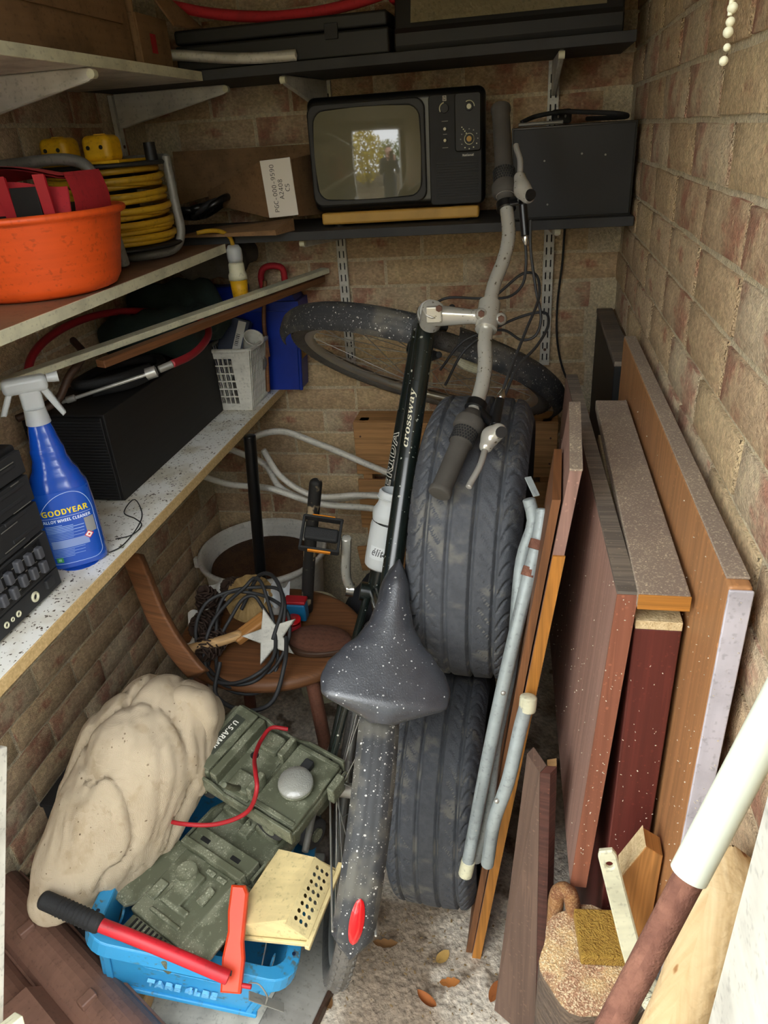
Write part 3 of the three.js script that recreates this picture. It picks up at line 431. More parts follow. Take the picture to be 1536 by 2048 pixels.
// ================= things on the white melamine shelf =================
const sliderMat = mat('#4b4c51', 0.5);
{ const s = thing('stereo_system', 'black hi-fi stack with slider equaliser on the white shelf', 'stereo', [-0.795, 0.868, 1.335]);
  // local: front faces +x, width along z
  part(s, 'body', at(box(0.235, 0.262, 0.36, 0.006, 2), -0.1205, 0.135, 0), M.black);
  const F = (n, w, h, d, y, z, m, p = s) => part(p, n, at(box(d, h, w, 0.0012), d / 2 - 0.004, y, z), m);
  for (const [y, h] of [[0.238, 0.038], [0.192, 0.044], [0.14, 0.05], [0.075, 0.07], [0.022, 0.032]]) { F('fascia', 0.352, h, 0.01, y, 0, M.charcoal); }
  F('equaliser_panel', 0.2, 0.062, 0.0115, 0.075, -0.055, M.black); 
  for (let i = 0; i < 7; i++) { const z = -0.14 + i * 0.026; F('slider_track', 0.014, 0.056, 0.012, 0.075, z, M.blackGloss); for (const q of [0, 1]) part(s, 'slider', at(box(0.012, 0.021, 0.013, 0.003, 2), 0.011, 0.061 + 0.027 * q + 0.003 * ((i * 7) % 3), z), sliderMat); for (let k = 0; k < 3; k++) part(s, 'scale_mark', at(box(0.0006, 0.0014, 0.005, 0.0001), 0.0078, 0.055 + k * 0.02, z + 0.009), M.dullSteel); }
  for (const [y, z, r] of [[0.024, -0.105, 0.009], [0.022, -0.06, 0.0055], [0.022, -0.045, 0.004], [0.022, -0.03, 0.0055]]) { const k = part(s, 'jack_socket', at(rot(torus(r * 0.75, r * 0.28, 8, 20), 0, PI / 2, 0), 0.0075, y, z), M.ivory, 'pale socket ring'); }
  part(s, 'push_button', at(box(0.008, 0.017, 0.022, 0.003, 2), 0.008, 0.026, -0.145), M.charcoal);
  for (let i = 0; i < 3; i++) F('button_bar', 0.07, 0.004, 0.012, 0.012 + i * 0.009, 0.06, M.charcoal);
  for (const [y, z, w] of [[0.24, -0.12, 0.07], [0.205, -0.1, 0.12], [0.185, -0.11, 0.09], [0.163, -0.12, 0.05], [0.15, -0.05, 0.06], [0.13, -0.13, 0.06], [0.118, -0.09, 0.09], [0.2, 0.04, 0.08], [0.15, 0.06, 0.1]]) F('cassette_trim', w, 0.006, 0.012, y, z, M.charcoal);
  for (const [y, z, w] of [[0.246, -0.135, 0.035], [0.2135, -0.14, 0.02], [0.172, -0.14, 0.045], [0.157, -0.1, 0.04], [0.125, -0.1, 0.05], [0.1115, -0.14, 0.05]]) part(s, 'printed_line', at(box(0.0006, 0.0014, w, 0.0001), 0.0083, y, z), M.dullSteel);
  part(s, 'indicator', at(box(0.001, 0.003, 0.004, 0.0003), 0.0066, 0.107, -0.02), M.red);
}
{ // trigger spray bottle
  const b = thing('spray_bottle', 'blue wheel cleaner spray bottle with clear trigger head on the white shelf', 'spray bottle', [-0.806, 0.868, 1.075]); b.rotation.y = 0.62;
  const bl = mat('#1146a8', 0.2, { clearcoat: 0.8, clearcoatRoughness: 0.1 });
  const prof = [[0, 0.045, 0.028], [0.006, 0.051, 0.032], [0.05, 0.052, 0.033], [0.11, 0.052, 0.033], [0.15, 0.05, 0.032], [0.175, 0.042, 0.029], [0.195, 0.033, 0.026], [0.21, 0.029, 0.024], [0.222, 0.0285, 0.023], [0.232, 0.0255, 0.021], [0.25, 0.022, 0.019], [0.272, 0.018, 0.017]];
  const cs = (w) => { const f = w * (prof.length - 1), i = Math.min(prof.length - 2, f | 0), t = f - i, s = t * t * (3 - 2 * t); return [0, 1, 2].map((k) => lerp(prof[i][k], prof[i + 1][k], k ? s : t)); };
  part(b, 'bottle', merge([grid(40, 44, (u, w) => { const [y, rx, rz] = cs(w), a = -u * 2 * PI, e = 0.72, c = Math.cos(a), s = Math.sin(a); return [rx * Math.sign(c) * Math.pow(Math.abs(c), e), y, rz * Math.sign(s) * Math.pow(Math.abs(s), e)]; }, true), at(rot(cyl(0.04, 0.04, 0.001), 0, 0, 0), 0, 0.0008, 0)]), bl);
  const lt = textTex(512, 800, (x) => {
    x.clearRect(0, 0, 512, 800); x.fillStyle = '#134cae'; x.fillRect(0, 0, 512, 800);
    x.strokeStyle = '#b9cbea'; x.lineWidth = 5; x.beginPath(); x.moveTo(20, 790); x.lineTo(14, 260); x.quadraticCurveTo(120, 20, 330, 16); x.quadraticCurveTo(480, 20, 500, 250); x.lineTo(496, 720); x.quadraticCurveTo(480, 786, 400, 790); x.closePath(); x.stroke();
    x.fillStyle = '#f2d21a'; x.font = 'bold 84px sans-serif'; x.textAlign = 'center'; x.fillText('GOODYEAR', 256, 240, 420);
    x.fillStyle = '#e8eefa'; x.font = 'bold 46px sans-serif'; x.fillText('ALLOY WHEEL CLEANER', 256, 318, 430); x.fillRect(30, 264, 450, 3);
    x.fillStyle = '#9db8e6'; for (let i = 0; i < 22; i++) x.fillRect(48, 350 + i * 17, 150 + ((i * 97) % 200), i < 5 ? 7 : 4);
    x.fillStyle = '#7f95c8'; x.fillRect(60, 520, 340, 90); x.fillStyle = '#8e8f90'; x.fillRect(400, 330, 88, 170);
    x.save(); x.translate(410, 520); x.rotate(PI / 4); x.fillStyle = '#f0e8e4'; x.fillRect(-28, -28, 56, 56); x.strokeStyle = '#c8202a'; x.lineWidth = 7; x.strokeRect(-28, -28, 56, 56); x.fillStyle = '#c8202a'; x.fillRect(-8, -8, 18, 18); x.restore();
    x.fillStyle = '#3f9a52'; x.fillRect(60, 715, 60, 56); x.fillStyle = '#a9d8b4'; x.fillRect(76, 728, 28, 28);
  });
  part(b, 'front_label', (() => { const g = new THREE.PlaneGeometry(0.094, 0.14, 20, 12), p = g.attributes.position; for (let i = 0; i < p.count; i++) { const X = p.getX(i) / 0.052, Y = p.getY(i) + 0.083; let lo = 0, hi = 1; for (let k = 0; k < 20; k++) { const m = (lo + hi) / 2; if (cs(m)[0] < Y) lo = m; else hi = m; } const [, rx, rz] = cs(lo), a = Math.acos(Math.pow(Math.min(1, Math.abs(X) * 0.052 / rx), 1 / 0.72)); p.setXYZ(i, p.getX(i), Y, rz * Math.pow(Math.sin(a), 0.72) + 0.0006); } g.computeVertexNormals(); return g; })(), mat('#ffffff', 0.35, { map: lt, clearcoat: 0.4 }), 'printed blue label');
  const hd = part(b, 'trigger_head', merge([at(cyl(0.017, 0.02, 0.026, 24), 0, 0.283, 0), at(box(0.07, 0.026, 0.028, 0.009, 3), -0.004, 0.337, 0), at(box(0.034, 0.04, 0.022, 0.007, 2), 0.0, 0.313, 0), at(rot(cyl(0.007, 0.009, 0.018, 14), 0, 0, PI / 2), 0.04, 0.342, 0), rot(at(prism([[0, 0], [-0.012, -0.002], [-0.03, -0.038], [-0.022, -0.04]], 0.02, 0.002), -0.022, 0.332, 0), 0, 0, 0)]), M.clear, 'clear frosted plastic head');
  part(hd, 'trigger', at(prism([[0, 0], [0.012, 0.002], [0.03, -0.045], [0.024, -0.05], [0.014, -0.03]], 0.018, 0.002), 0.016, 0.326, 0), M.clear);
}
solo('loose_wire', tube([[-0.775, 0.87, 1.0], [-0.748, 0.872, 0.985], [-0.745, 0.874, 0.95], [-0.775, 0.872, 0.92], [-0.81, 0.875, 0.9], [-0.8, 0.89, 0.87], [-0.77, 0.872, 0.9], [-0.748, 0.871, 1.03], [-0.76, 0.8705, 1.05]], 0.0012, { rs: 6 }), M.blackRub, 'thin loop of black wire on the white shelf beside the spray bottle', 'wire');
{ const s = thing('loudspeaker', 'large black wood-grain loudspeaker box on the white shelf', 'loudspeaker', [-0.937, 0.868, 0.555]);
  part(s, 'cabinet', at(box(0.19, 0.195, 0.565, 0.002), 0, 0.0985, 0), M.blackWood);
  const f = part(s, 'grille_frame', at(box(0.182, 0.186, 0.008, 0.002), 0, 0.0985, 0.2865), M.black);
  for (let i = 0; i < 26; i++) part(f, 'grille_rib', at(box(0.176, 0.0022, 0.003, 0.0008), 0, 0.012 + i * 0.0068, 0.291), M.charcoal);
}
{ // white slotted basket
  const b = thing('plastic_basket', 'white plastic basket with lattice end on the white shelf', 'basket', [-0.803, 0.868, 0.2]);
  const y1 = 0.172, C = (s, t, y) => { const k = y / y1; return [s * (0.046 + 0.022 * k), y, t * (0.064 + 0.014 * k)]; };
  const bar = (p, n, a, c, r = 0.0026) => part(p, n, tube([a, c], r, { n: 2, rs: 6, cap: 0.2 }), M.whitePlastic);
  part(b, 'base', at(box(0.094, 0.006, 0.13, 0.002), 0, 0.004, 0), M.whitePlastic);
  part(b, 'rim', tube(rrect(0.136, 0.156, 0.02, 3).map(([x, z]) => [x, y1, z]), 0.006, { closed: true, n: 60 }), M.whitePlastic);
  const fq = (x0, x1, y0, ya) => hexGeo([[x0, y0, 0], [x1, y0, 0], [x1, y0, -0.003], [x0, y0, -0.003], [x0, ya, 0], [x1, ya, 0], [x1, ya, -0.003], [x0, ya, -0.003]]);
  // front end: lattice window at left, plain corner at right
  const f = part(b, 'front_end', (() => { const holes = []; for (let i = 0; i < 4; i++) for (let j = 0; j < 6; j++) holes.push([[-0.04 + i * 0.0135, 0.02 + j * 0.0225], [-0.0295 + i * 0.0135, 0.02 + j * 0.0225], [-0.0295 + i * 0.0135, 0.0385 + j * 0.0225], [-0.04 + i * 0.0135, 0.0385 + j * 0.0225]]); const g = prism([[-0.046, 0], [0.046, 0], [0.067, y1], [-0.067, y1]], 0.004, 0.0006, holes); g.rotateX(0.08); return g.translate(0, 0, 0.065); })(), M.whitePlastic);
  part(b, 'back_end', rot(prism([[-0.046, 0], [0.046, 0], [0.067, y1], [-0.067, y1]], 0.004, 0.0006), -0.08, 0, 0).translate(0, 0, -0.065), M.whitePlastic);
  for (const s of [-1, 1]) for (let i = 0; i < 12; i++) { const t = -0.93 + i * 1.86 / 11; bar(b, 'side_bar', C(s, t, 0.008), C(s, t, y1), 0.0019); }
  for (const s of [-1, 1]) part(b, 'side_band', hexGeo([C(s, -1, 0), C(s, 1, 0), C(s * 0.95, 1, 0), C(s * 0.95, -1, 0), C(s, -1, 0.018), C(s, 1, 0.018), C(s * 0.95, 1, 0.018), C(s * 0.95, -1, 0.018)].map((q) => q)), M.whitePlastic);
  const k = thing('blue_carton', 'dark blue packet with pale barcode label standing in the white basket', 'packet', [-0.828, 0.995, 0.21]); k.rotation.set(-0.35, 0.2, -0.25);
  part(k, 'body', at(box(0.075, 0.12, 0.035, 0.004, 2), 0, 0.06, 0), M.navy);
  const lb = part(k, 'label', at(box(0.022, 0.085, 0.001, 0.0004), 0.016, 0.07, 0.018), M.paper, 'pale barcode label'); for (let i = 0; i < 7; i++) part(lb, 'bar', at(box(0.01, 0.0016 + (i % 3) * 0.0006, 0.0006, 0.0001), 0.013, 0.045 + i * 0.005, 0.0187), M.black);
  const c = thing('white_cup', 'small white plastic cup lying tilted in the white basket', 'cup', [-0.772, 1.012, 0.19]); c.rotation.set(0.5, 0, -0.5);
  part(c, 'shell', lathe([[0, 0], [0.02, 0], [0.027, 0.06], [0.0285, 0.06], [0.0285, 0.063], [0.025, 0.062], [0.018, 0.004], [0, 0.004]], 24), M.whitePlastic);
  const f2 = thing('grey_pouch', 'dusty grey pouch stuffed beside the cup in the white basket', 'pouch', [-0.795, 0.885, 0.17]); part(f2, 'body', blob([[[-0.02, 0.035, 0], 0.03, [0.02, 0.09, -0.01], 0.026], [[0.02, 0.09, -0.01], 0.026, [0.0, 0.13, -0.02], 0.018]], 0.006, 60), M.dullSteel);
  const w = thing('wooden_spatula', 'brown wooden stick standing up out of the white basket', 'stick', [-0.748, 0.885, 0.15]); part(w, 'stick', tube([[0, 0, 0], [0.01, 0.15, -0.01], [0.012, 0.2, -0.012], [0.03, 0.31, -0.015]], 0.006), M.oldWood); part(w, 'blade', at(box(0.02, 0.06, 0.006, 0.002), 0.008, 0.13, -0.008), M.oldWood);
}
{ const j = thing('blue_container', 'deep blue tapered plastic container at the far end of the white shelf', 'container', [-0.728, 0.868, 0.052]);
  const L = (y, a, d) => [[-a, y, d], [a, y, d], [a, y, -d], [-a, y, -d]];
  const ring = (y0, a0, d0, y1, a1, d1) => hexGeo([...L(y0, a0, d0), ...L(y1, a1, d1)]);
  part(j, 'body', ring(0.001, 0.062, 0.038, 0.235, 0.08, 0.044), M.blue); part(j, 'shoulder', ring(0.2365, 0.086, 0.047, 0.262, 0.086, 0.047), M.blue);
  part(j, 'lid', ring(0.2635, 0.076, 0.042, 0.278, 0.07, 0.038), M.blue);
  part(j, 'corner_rib', tube([[0.062, 0.002, 0.038], [0.081, 0.235, 0.0445]], 0.006), M.blue);
  part(j, 'side_label', hexGeo([[0.0705, 0.09, 0.018], [0.0705, 0.09, -0.03], [0.0695, 0.09, -0.03], [0.0695, 0.09, 0.018], [0.0775, 0.175, 0.018], [0.0775, 0.175, -0.03], [0.0765, 0.175, -0.03], [0.0765, 0.175, 0.018]]), M.yellowOld, 'yellowish side label');
  const k = thing('blue_container', 'flat blue plastic tray standing on edge behind the white basket', 'container', [-0.9, 0.868, 0.04]); part(k, 'tray', at(box(0.17, 0.3, 0.04, 0.006, 2), 0, 0.1505, 0), M.blue); part(k, 'rim', at(box(0.178, 0.02, 0.046, 0.004, 2), 0, 0.292, 0.0), M.blue);
}
{ const o = thing('clamp', 'orange-red loop handle standing behind the long white strip', 'handle', [-0.722, 1.148, 0.06]); part(o, 'loop', tube([[-0.03, 0, 0], [-0.033, 0.05, 0], [-0.02, 0.07, 0], [0.015, 0.074, 0], [0.033, 0.066, 0], [0.036, 0.02, 0]], 0.009), M.redFab); part(o, 'foot', at(box(0.085, 0.012, 0.02, 0.003), 0, 0.005, 0), M.redFab); }
solo('white_strip', beamGeo([-0.955, 1.172, 1.0], [-0.573, 1.2, 0.025], 0.028, 0.014, [0, 1, 0.1]), M.ivory, 'long grubby white moulding lying across the loudspeaker to the back wall', 'moulding');
solo('wooden_lath', beamGeo([-0.835, 1.163, 0.815], [-0.585, 1.178, 0.03], 0.024, 0.016, [0, 1, 0.1]), M.oldWood, 'brown wooden lath lying below the long white moulding', 'lath');
{ const h = thing('control_cable', 'red sheathed control cable with steel rod end looped over the loudspeaker', 'cable', [-0.85, 1.067, 0.6]);
  const q = (x, y, z) => [x + 0.85, y - 1.067, z - 0.6];
  part(h, 'sheath', tube([q(-0.955, 1.075, 0.87), q(-0.99, 1.12, 0.84), q(-1.0, 1.168, 0.8), q(-1.02, 1.195, 0.62), q(-0.985, 1.19, 0.46), q(-0.915, 1.162, 0.36), q(-0.82, 1.142, 0.36), q(-0.772, 1.13, 0.43), q(-0.748, 1.122, 0.53), q(-0.74, 1.122, 0.62), q(-0.742, 1.128, 0.7)], 0.0085, { n: 120 }), M.redHose);
  part(h, 'ferrule', tube([q(-0.742, 1.128, 0.7), q(-0.765, 1.121, 0.715)], 0.008), M.dullSteel);
  part(h, 'lock_nut', (() => { const g = cyl(0.0125, 0.0125, 0.022, 6); g.applyQuaternion(new THREE.Quaternion().setFromUnitVectors(v(0, 1, 0), v(-0.9, -0.2, 0.35).normalize())); return g.translate(...q(-0.782, 1.116, 0.722)); })(), M.steel);
  part(h, 'rod', tube([q(-0.79, 1.114, 0.725), q(-0.955, 1.078, 0.8)], 0.004), M.steel); part(h, 'rod_nut', tube([q(-0.93, 1.084, 0.79), q(-0.945, 1.081, 0.796)], 0.0075, { rs: 6 }), M.steel);
  const i = thing('black_hose', 'coiled dark rubber hose on top of the large loudspeaker', 'hose', [-0.92, 1.067, 0.62]); part(i, 'coil', tube([[0, 0.012, 0.12], [0.06, 0.012, 0.06], [0.07, 0.014, -0.06], [0.02, 0.012, -0.14], [-0.06, 0.014, -0.08], [-0.07, 0.016, 0.04], [-0.02, 0.03, 0.13], [0.05, 0.034, 0.09], [0.075, 0.03, 0.0]], 0.0105, { n: 90 }), M.blackRub);
  const g = thing('bent_strap', 'rusty brown bent strap lying on the large loudspeaker', 'strap', [-0.93, 1.067, 0.8]); part(g, 'strap', tube([[-0.06, 0.012, 0.1], [0.0, 0.03, 0.05], [0.02, 0.07, 0.02], [0.03, 0.1, -0.03], [-0.03, 0.115, -0.1]], 0.008, { rs: 6 }), M.darkWood);
}
{ const l = thing('dark_cloth', 'dark green bundle of cloth stuffed under the brown shelf', 'cloth', [-0.93, 1.067, 0.4]); part(l, 'bundle', blob([[[-0.06, 0.06, 0.05], 0.055, [0.05, 0.055, 0], 0.05], [[0.05, 0.055, 0], 0.05, [0.09, 0.05, -0.15], 0.045], [[-0.05, 0.1, -0.1], 0.06, [0.05, 0.11, -0.17], 0.05]], 0.01, 60, (p) => 0.008 * Math.sin(p.x * 70 + p.y * 40) * Math.sin(p.z * 60)), mat('#20302c', 0.95, { map: T.grime }));
  const m = thing('dark_cloth', 'grey-brown rag crumpled beside the yellow site plug', 'cloth', [-0.82, 1.222, 0.2]); part(m, 'bundle', blob([[[-0.06, 0.035, 0.04], 0.032, [0.03, 0.03, -0.02], 0.028], [[0.03, 0.03, -0.02], 0.028, [0.05, 0.05, -0.1], 0.03]], 0.008, 70, (p) => 0.006 * Math.sin(p.x * 90 + p.y * 50) * Math.sin(p.z * 80)), mat('#4a443c', 0.95, { map: T.grime })); }

// ================= bicycle (front wheel lifted, bars turned) =================
{
  const bk = thing('bicycle', 'black hybrid bicycle with speckled saddle, mudguards and silver bars, front wheel lifted', 'bicycle', [-0.421, 0.092, 0.87]);
  bk.quaternion.setFromRotationMatrix(new THREE.Matrix4().makeBasis(v(0.9592, -0.2231, -0.1727), v(0.2822, 0.7223, 0.6314), v(-0.0161, -0.6543, 0.7560)));
  bk.updateMatrixWorld(); const inv = bk.matrixWorld.clone().invert();
  const Wd = (g) => g.applyMatrix4(inv);                       // geometry given in room coordinates
  const R = 0.345, AX = v(0, R, 0), BB = v(0, 0.285, -0.435);
  const a = v(0, 0.9397, 0.3420), fw = v(0, 0.3420, -0.9397), FA = v(0, R, -1.072), A0 = FA.clone().addScaledVector(fw, -0.045);
  const st = 1.699, e1 = fw.clone().multiplyScalar(Math.cos(st)).add(v(Math.sin(st), 0, 0)), e3 = fw.clone().multiplyScalar(-Math.sin(st)).add(v(Math.cos(st), 0, 0));
  const SM = new THREE.Matrix4().makeBasis(e3, a, e1.clone().negate()).setPosition(A0);
  const S = (g) => g.applyMatrix4(SM);                         // geometry given in steering coordinates: x right, y up the steerer, z back
  const hd = (t) => A0.clone().addScaledVector(a, t);
  const bar = (p, q, r, m, n, parent = bk, o = {}) => part(parent, n, tube([p, q], r, { n: 4, rs: 16, ...o }), m);
  const seatTop = v(0, 0.585, -0.296);
  // frame
  const fr = part(bk, 'frame', merge([tube([seatTop, hd(0.445)], 0.0195, { n: 4, rs: 18 }), tube([BB, hd(0.385)], 0.0225, { n: 4, rs: 18 }), tube([BB, v(0, 0.61, -0.284)], 0.0165, { n: 4, rs: 16 }), tube([hd(0.36), hd(0.475)], 0.0225, { n: 4, rs: 18, cap: 0.1 }), rot(cyl(0.022, 0.022, 0.075, 18), 0, 0, PI / 2).translate(0, 0.285, -0.435),
    ...[-1, 1].flatMap((s) => [tube([[s * 0.02, 0.285, -0.42], [s * 0.035, 0.3, -0.32], [s * 0.062, R, 0]], 0.0095, { n: 10 }), tube([[s * 0.018, 0.57, -0.29], [s * 0.04, 0.5, -0.2], [s * 0.062, R, 0]], 0.008, { n: 10 })])]), M.frame);
  // lettering along the top tube and the down tube
  const tl = (n, txt, p, q, r, len, h, k, font, side, outline) => { const d = q.clone().sub(p).normalize(), up = v(0, 1, 0).addScaledVector(d, -d.y).normalize(), sd = v(-1, 0, 0), N = up.clone().multiplyScalar(Math.cos(side)).addScaledVector(sd, Math.sin(side));
    const tx = textTex(512, 96, (x) => { x.textAlign = 'center'; x.font = font; if (outline) { x.strokeStyle = '#d9d6cc'; x.lineWidth = 4; x.strokeText(txt, 256, 76, 500); } else { x.fillStyle = '#d9d4bc'; x.fillText(txt, 256, 72, 500); } }, '#131a19');
    const g = new THREE.PlaneGeometry(len, h, 4, 8), P = g.attributes.position, T2 = N.clone().cross(d), c = p.clone().lerp(q, k); for (let i = 0; i < P.count; i++) { const ang = P.getY(i) / r, w = c.clone().addScaledVector(d, P.getX(i)).addScaledVector(N, (r + 0.0006) * Math.cos(ang)).addScaledVector(T2, (r + 0.0006) * Math.sin(ang)); P.setXYZ(i, w.x, w.y, w.z); } g.computeVertexNormals(); part(fr, n, g, mat('#ffffff', 0.35, { map: tx }), outline ? 'outlined lettering' : 'cream script lettering'); };
  tl('lettering', 'crossway', seatTop, hd(0.445), 0.0195, 0.15, 0.017, 0.66, 'italic bold 84px serif', 0.5, false);
  tl('lettering', 'MERIDA', BB, hd(0.385), 0.0225, 0.26, 0.03, 0.5, 'bold 88px sans-serif', 1.0, true);
  part(bk, 'head_badge', at(rot(torus(0.011, 0.0012, 6, 20), 0.35, 0, 0), 0, 0, 0).translate(hd(0.42).x - 0.01, hd(0.42).y, hd(0.42).z + 0.021), M.dullSteel);
  part(bk, 'seat_clamp', tube([[0, 0.605, -0.286], [0, 0.625, -0.278]], 0.021, { n: 2, rs: 18, cap: 0.1 }), M.steel);
  part(bk, 'seat_post', tube([[0, 0.6, -0.288], [0, 0.705, -0.246]], 0.0137, { n: 3, rs: 16 }), M.dullSteel);
  // saddle
  const hw = (t) => { const k = [[0, 0.017], [0.08, 0.0235], [0.25, 0.028], [0.4, 0.038], [0.5, 0.054], [0.6, 0.08], [0.7, 0.101], [0.79, 0.109], [0.88, 0.105], [1, 0.07]]; for (let i = 1; i < k.length; i++) if (t <= k[i][0]) { const q = (t - k[i - 1][0]) / (k[i][0] - k[i - 1][0]), s = q * q * (3 - 2 * q) * 0.5 + q * 0.5; return lerp(k[i - 1][1], k[i][1], s); } return k[9][1]; };
  const sz = (t) => -0.392 + 0.275 * t, sy = (t) => 0.742 - 0.008 * Math.sin(t * PI) + 0.014 * t * t;
  const saddle = part(bk, 'saddle', merge([grid(36, 40, (u, w) => { const t = Math.pow(w, 0.85), x = (u - 0.5) * 2, H = hw(t), ang = x * PI / 2, ends = Math.min(1, Math.min(w, 1 - w) * 9), tail = t > 0.9 ? (t - 0.9) * 10 : 0; return [H * Math.sin(ang) * (0.25 + 0.75 * Math.sqrt(ends)), sy(t) - (0.02 + 0.026 * (1 - t)) * (1 - Math.cos(ang)) - 0.02 * (1 - Math.sqrt(ends)) - 0.006 * tail * tail * 0, sz(t) + (w > 0.98 ? 0.006 : 0)]; }),
    grid(20, 30, (u, w) => { const t = Math.pow(w, 0.85), x = (0.5 - u) * 2, H = hw(t) * (0.25 + 0.75 * Math.sqrt(Math.min(1, Math.min(w, 1 - w) * 9))); return [H * x * 0.995, sy(t) - (0.02 + 0.026 * (1 - t)) - 0.002 - 0.02 * (1 - Math.sqrt(Math.min(1, Math.min(w, 1 - w) * 9))), sz(t)]; })]), M.saddle, 'black padded saddle spotted with white dirt');
  part(saddle, 'rail', merge([-1, 1].map((s) => tube([[s * 0.012, 0.69, -0.34], [s * 0.022, 0.7, -0.27], [s * 0.022, 0.7, -0.21], [s * 0.035, 0.712, -0.14]], 0.0035, { n: 12 }))), M.steel);
  part(saddle, 'seat_clip', at(box(0.05, 0.025, 0.035, 0.005, 2), 0, 0.697, -0.245), M.dullSteel);
  // wheels
  function wheel(X, front) {
    const w = part(bk, front ? 'front_wheel' : 'rear_wheel', X(merge([torus(R - 0.02, 0.02, 14, 84).rotateY(PI / 2)])), M.bikeTyre, 'dusty knobbly bicycle tyre');
    const kn = []; for (let i = 0; i < 96; i++) for (const s of [-1, 0, 1]) { const q = i / 96 * 2 * PI + (s ? 0 : 0.033), g = box(0.007, 0.004, 0.009, 0.001); g.translate(0, 0.0205, 0); g.rotateZ(-s * 0.75); g.translate(0, R - 0.0205, 0); g.rotateX(q); kn.push(g); }
    part(w, 'tread_knobs', X(merge(kn)), M.bikeTyre).userData.kind = 'stuff';
    part(w, 'rim', X(lathe([[R - 0.034, -0.01], [R - 0.05, -0.009], [R - 0.058, -0.004], [R - 0.058, 0.004], [R - 0.05, 0.009], [R - 0.034, 0.01], [R - 0.038, 0], [R - 0.034, -0.01]], 84).rotateZ(PI / 2)), M.steel);
    part(w, 'hub', X(rot(lathe([[0, -0.06], [0.007, -0.06], [0.009, -0.05], [0.022, -0.044], [0.023, -0.036], [0.016, -0.03], [0.0145, 0.03], [0.023, 0.036], [0.022, 0.044], [0.009, 0.05], [0.007, 0.06], [0, 0.06]], 24), 0, 0, PI / 2)), M.steel);
    for (let i = 0; i < 28; i++) { const q = i / 28 * 2 * PI, s = i % 2 ? 1 : -1, d = ((i >> 1) % 2 ? 1 : -1) * 0.9; part(w, 'spoke', X(tube([[s * 0.036, 0.02 * Math.cos(q + d), 0.02 * Math.sin(q + d)], [0, (R - 0.055) * Math.cos(q), (R - 0.055) * Math.sin(q)]], 0.0011, { n: 1, rs: 5, open: true })), M.steel); }
    return w;
  }
  const rw = wheel((g) => g.translate(0, R, 0), false);
  wheel((g) => S(g.translate(0, 0, -0.045)), true);
  part(rw, 'quick_release', merge([tube([[-0.06, R, 0], [-0.082, R, 0]], 0.009, { n: 2 }), tube([[-0.082, R, 0], [-0.09, R - 0.01, 0.02], [-0.088, R - 0.03, 0.055], [-0.084, R - 0.04, 0.075]], 0.0035, { n: 10 })]), M.steel);
  part(rw, 'sprockets', rot(lathe([[0.012, 0], [0.052, 0.002], [0.05, 0.006], [0.045, 0.008], [0.043, 0.014], [0.036, 0.016], [0.034, 0.024], [0.024, 0.028], [0.012, 0.028]], 32), 0, 0, -PI / 2).translate(0.032, R, 0), M.dullSteel);
  // mudguards
  const guard = (r, t0, t1, w0, sgn) => { const sec = (u, t) => { const x = (u - 0.5) * 2, tip = Math.min(1, Math.max(0.15, Math.sqrt(Math.min(1, t * 22 + 0.02)))); const W = w0 * (sgn ? tip : 1), rad = r - 0.016 * x * x * x * x - 0.003 * Math.abs(x) + (Math.abs(Math.abs(x) - 0.42) < 0.09 ? 0.0009 : 0), th = (t0 + (t1 - t0) * t) * PI / 180; return [W * x, rad * Math.sin(th), rad * Math.cos(th)]; }; const o = grid(24, 48, (u, t) => sec(u, t)), i = grid(24, 48, (u, t) => { const p = sec(1 - u, t), l = Math.hypot(p[1], p[2]); return [p[0] * 0.97, p[1] * (l - 0.002) / l, p[2] * (l - 0.002) / l]; }); return merge([o, i]); };
  const rg = part(bk, 'rear_mudguard', guard(0.374, 50, 150, 0.0345, 1).translate(0, R, 0), M.guard, 'dark grey mudguard spattered with pale dirt');
  { const q = []; const lens = grid(14, 20, (u, w) => { const t = w * 2 - 1, x = (u - 0.5) * 2, H = 0.0115 * Math.sqrt(Math.max(0, 1 - t * t)), th = (61 + 6.2 * t) * PI / 180, r = 0.3755 + 0.005 * (1 - x * x) * Math.sqrt(Math.max(0, 1 - t * t)); return [H * x, r * Math.sin(th), r * Math.cos(th)]; }); part(rg, 'reflector', lens.translate(0, R, 0), M.redLens, 'red oval reflector'); }
  part(bk, 'front_mudguard', merge([S(guard(0.372, -5, 88, 0.033, 0).translate(0, 0, -0.045)), S(guard(0.372, 95, 178, 0.031, 0).translate(0, 0, -0.045))]), M.guard, 'dark front mudguard spattered with pale dirt');
  part(bk, 'mudguard_stay', merge([-1, 1].map((s) => tube([[s * 0.05, R, 0.01], [s * 0.034, R + 0.31, 0.2]], 0.002, { n: 2, rs: 6 }))), M.steel);
  part(bk, 'front_reflector', Wd((() => { const g = ball(1, 16, 10); g.scale(0.034, 0.016, 0.008); g.rotateZ(-0.42); return g.translate(-0.124, 1.071, 0.535); })()), M.ivory, 'pale leaf-shaped reflector');
  // fork, head, stem, bars
  part(bk, 'fork', merge([S(tube([[-0.05, 0, -0.045], [-0.05, 0.1, -0.02], [-0.045, 0.33, 0], [0, 0.345, 0], [0.045, 0.33, 0], [0.05, 0.1, -0.02], [0.05, 0, -0.045]], 0.0125, { n: 60, rs: 14 })), S(at(box(0.11, 0.03, 0.04, 0.012, 3), 0, 0.345, 0))]), M.frame);
  part(bk, 'brake_calliper', merge([-1, 1].map((s) => S(merge([tube([[s * 0.045, 0.29, -0.025], [s * 0.05, 0.4, -0.045]], 0.007), at(box(0.012, 0.016, 0.05, 0.003), s * 0.03, 0.315, -0.03), at(ball(0.008, 10, 8), s * 0.047, 0.3, -0.035)])))), M.charcoal);
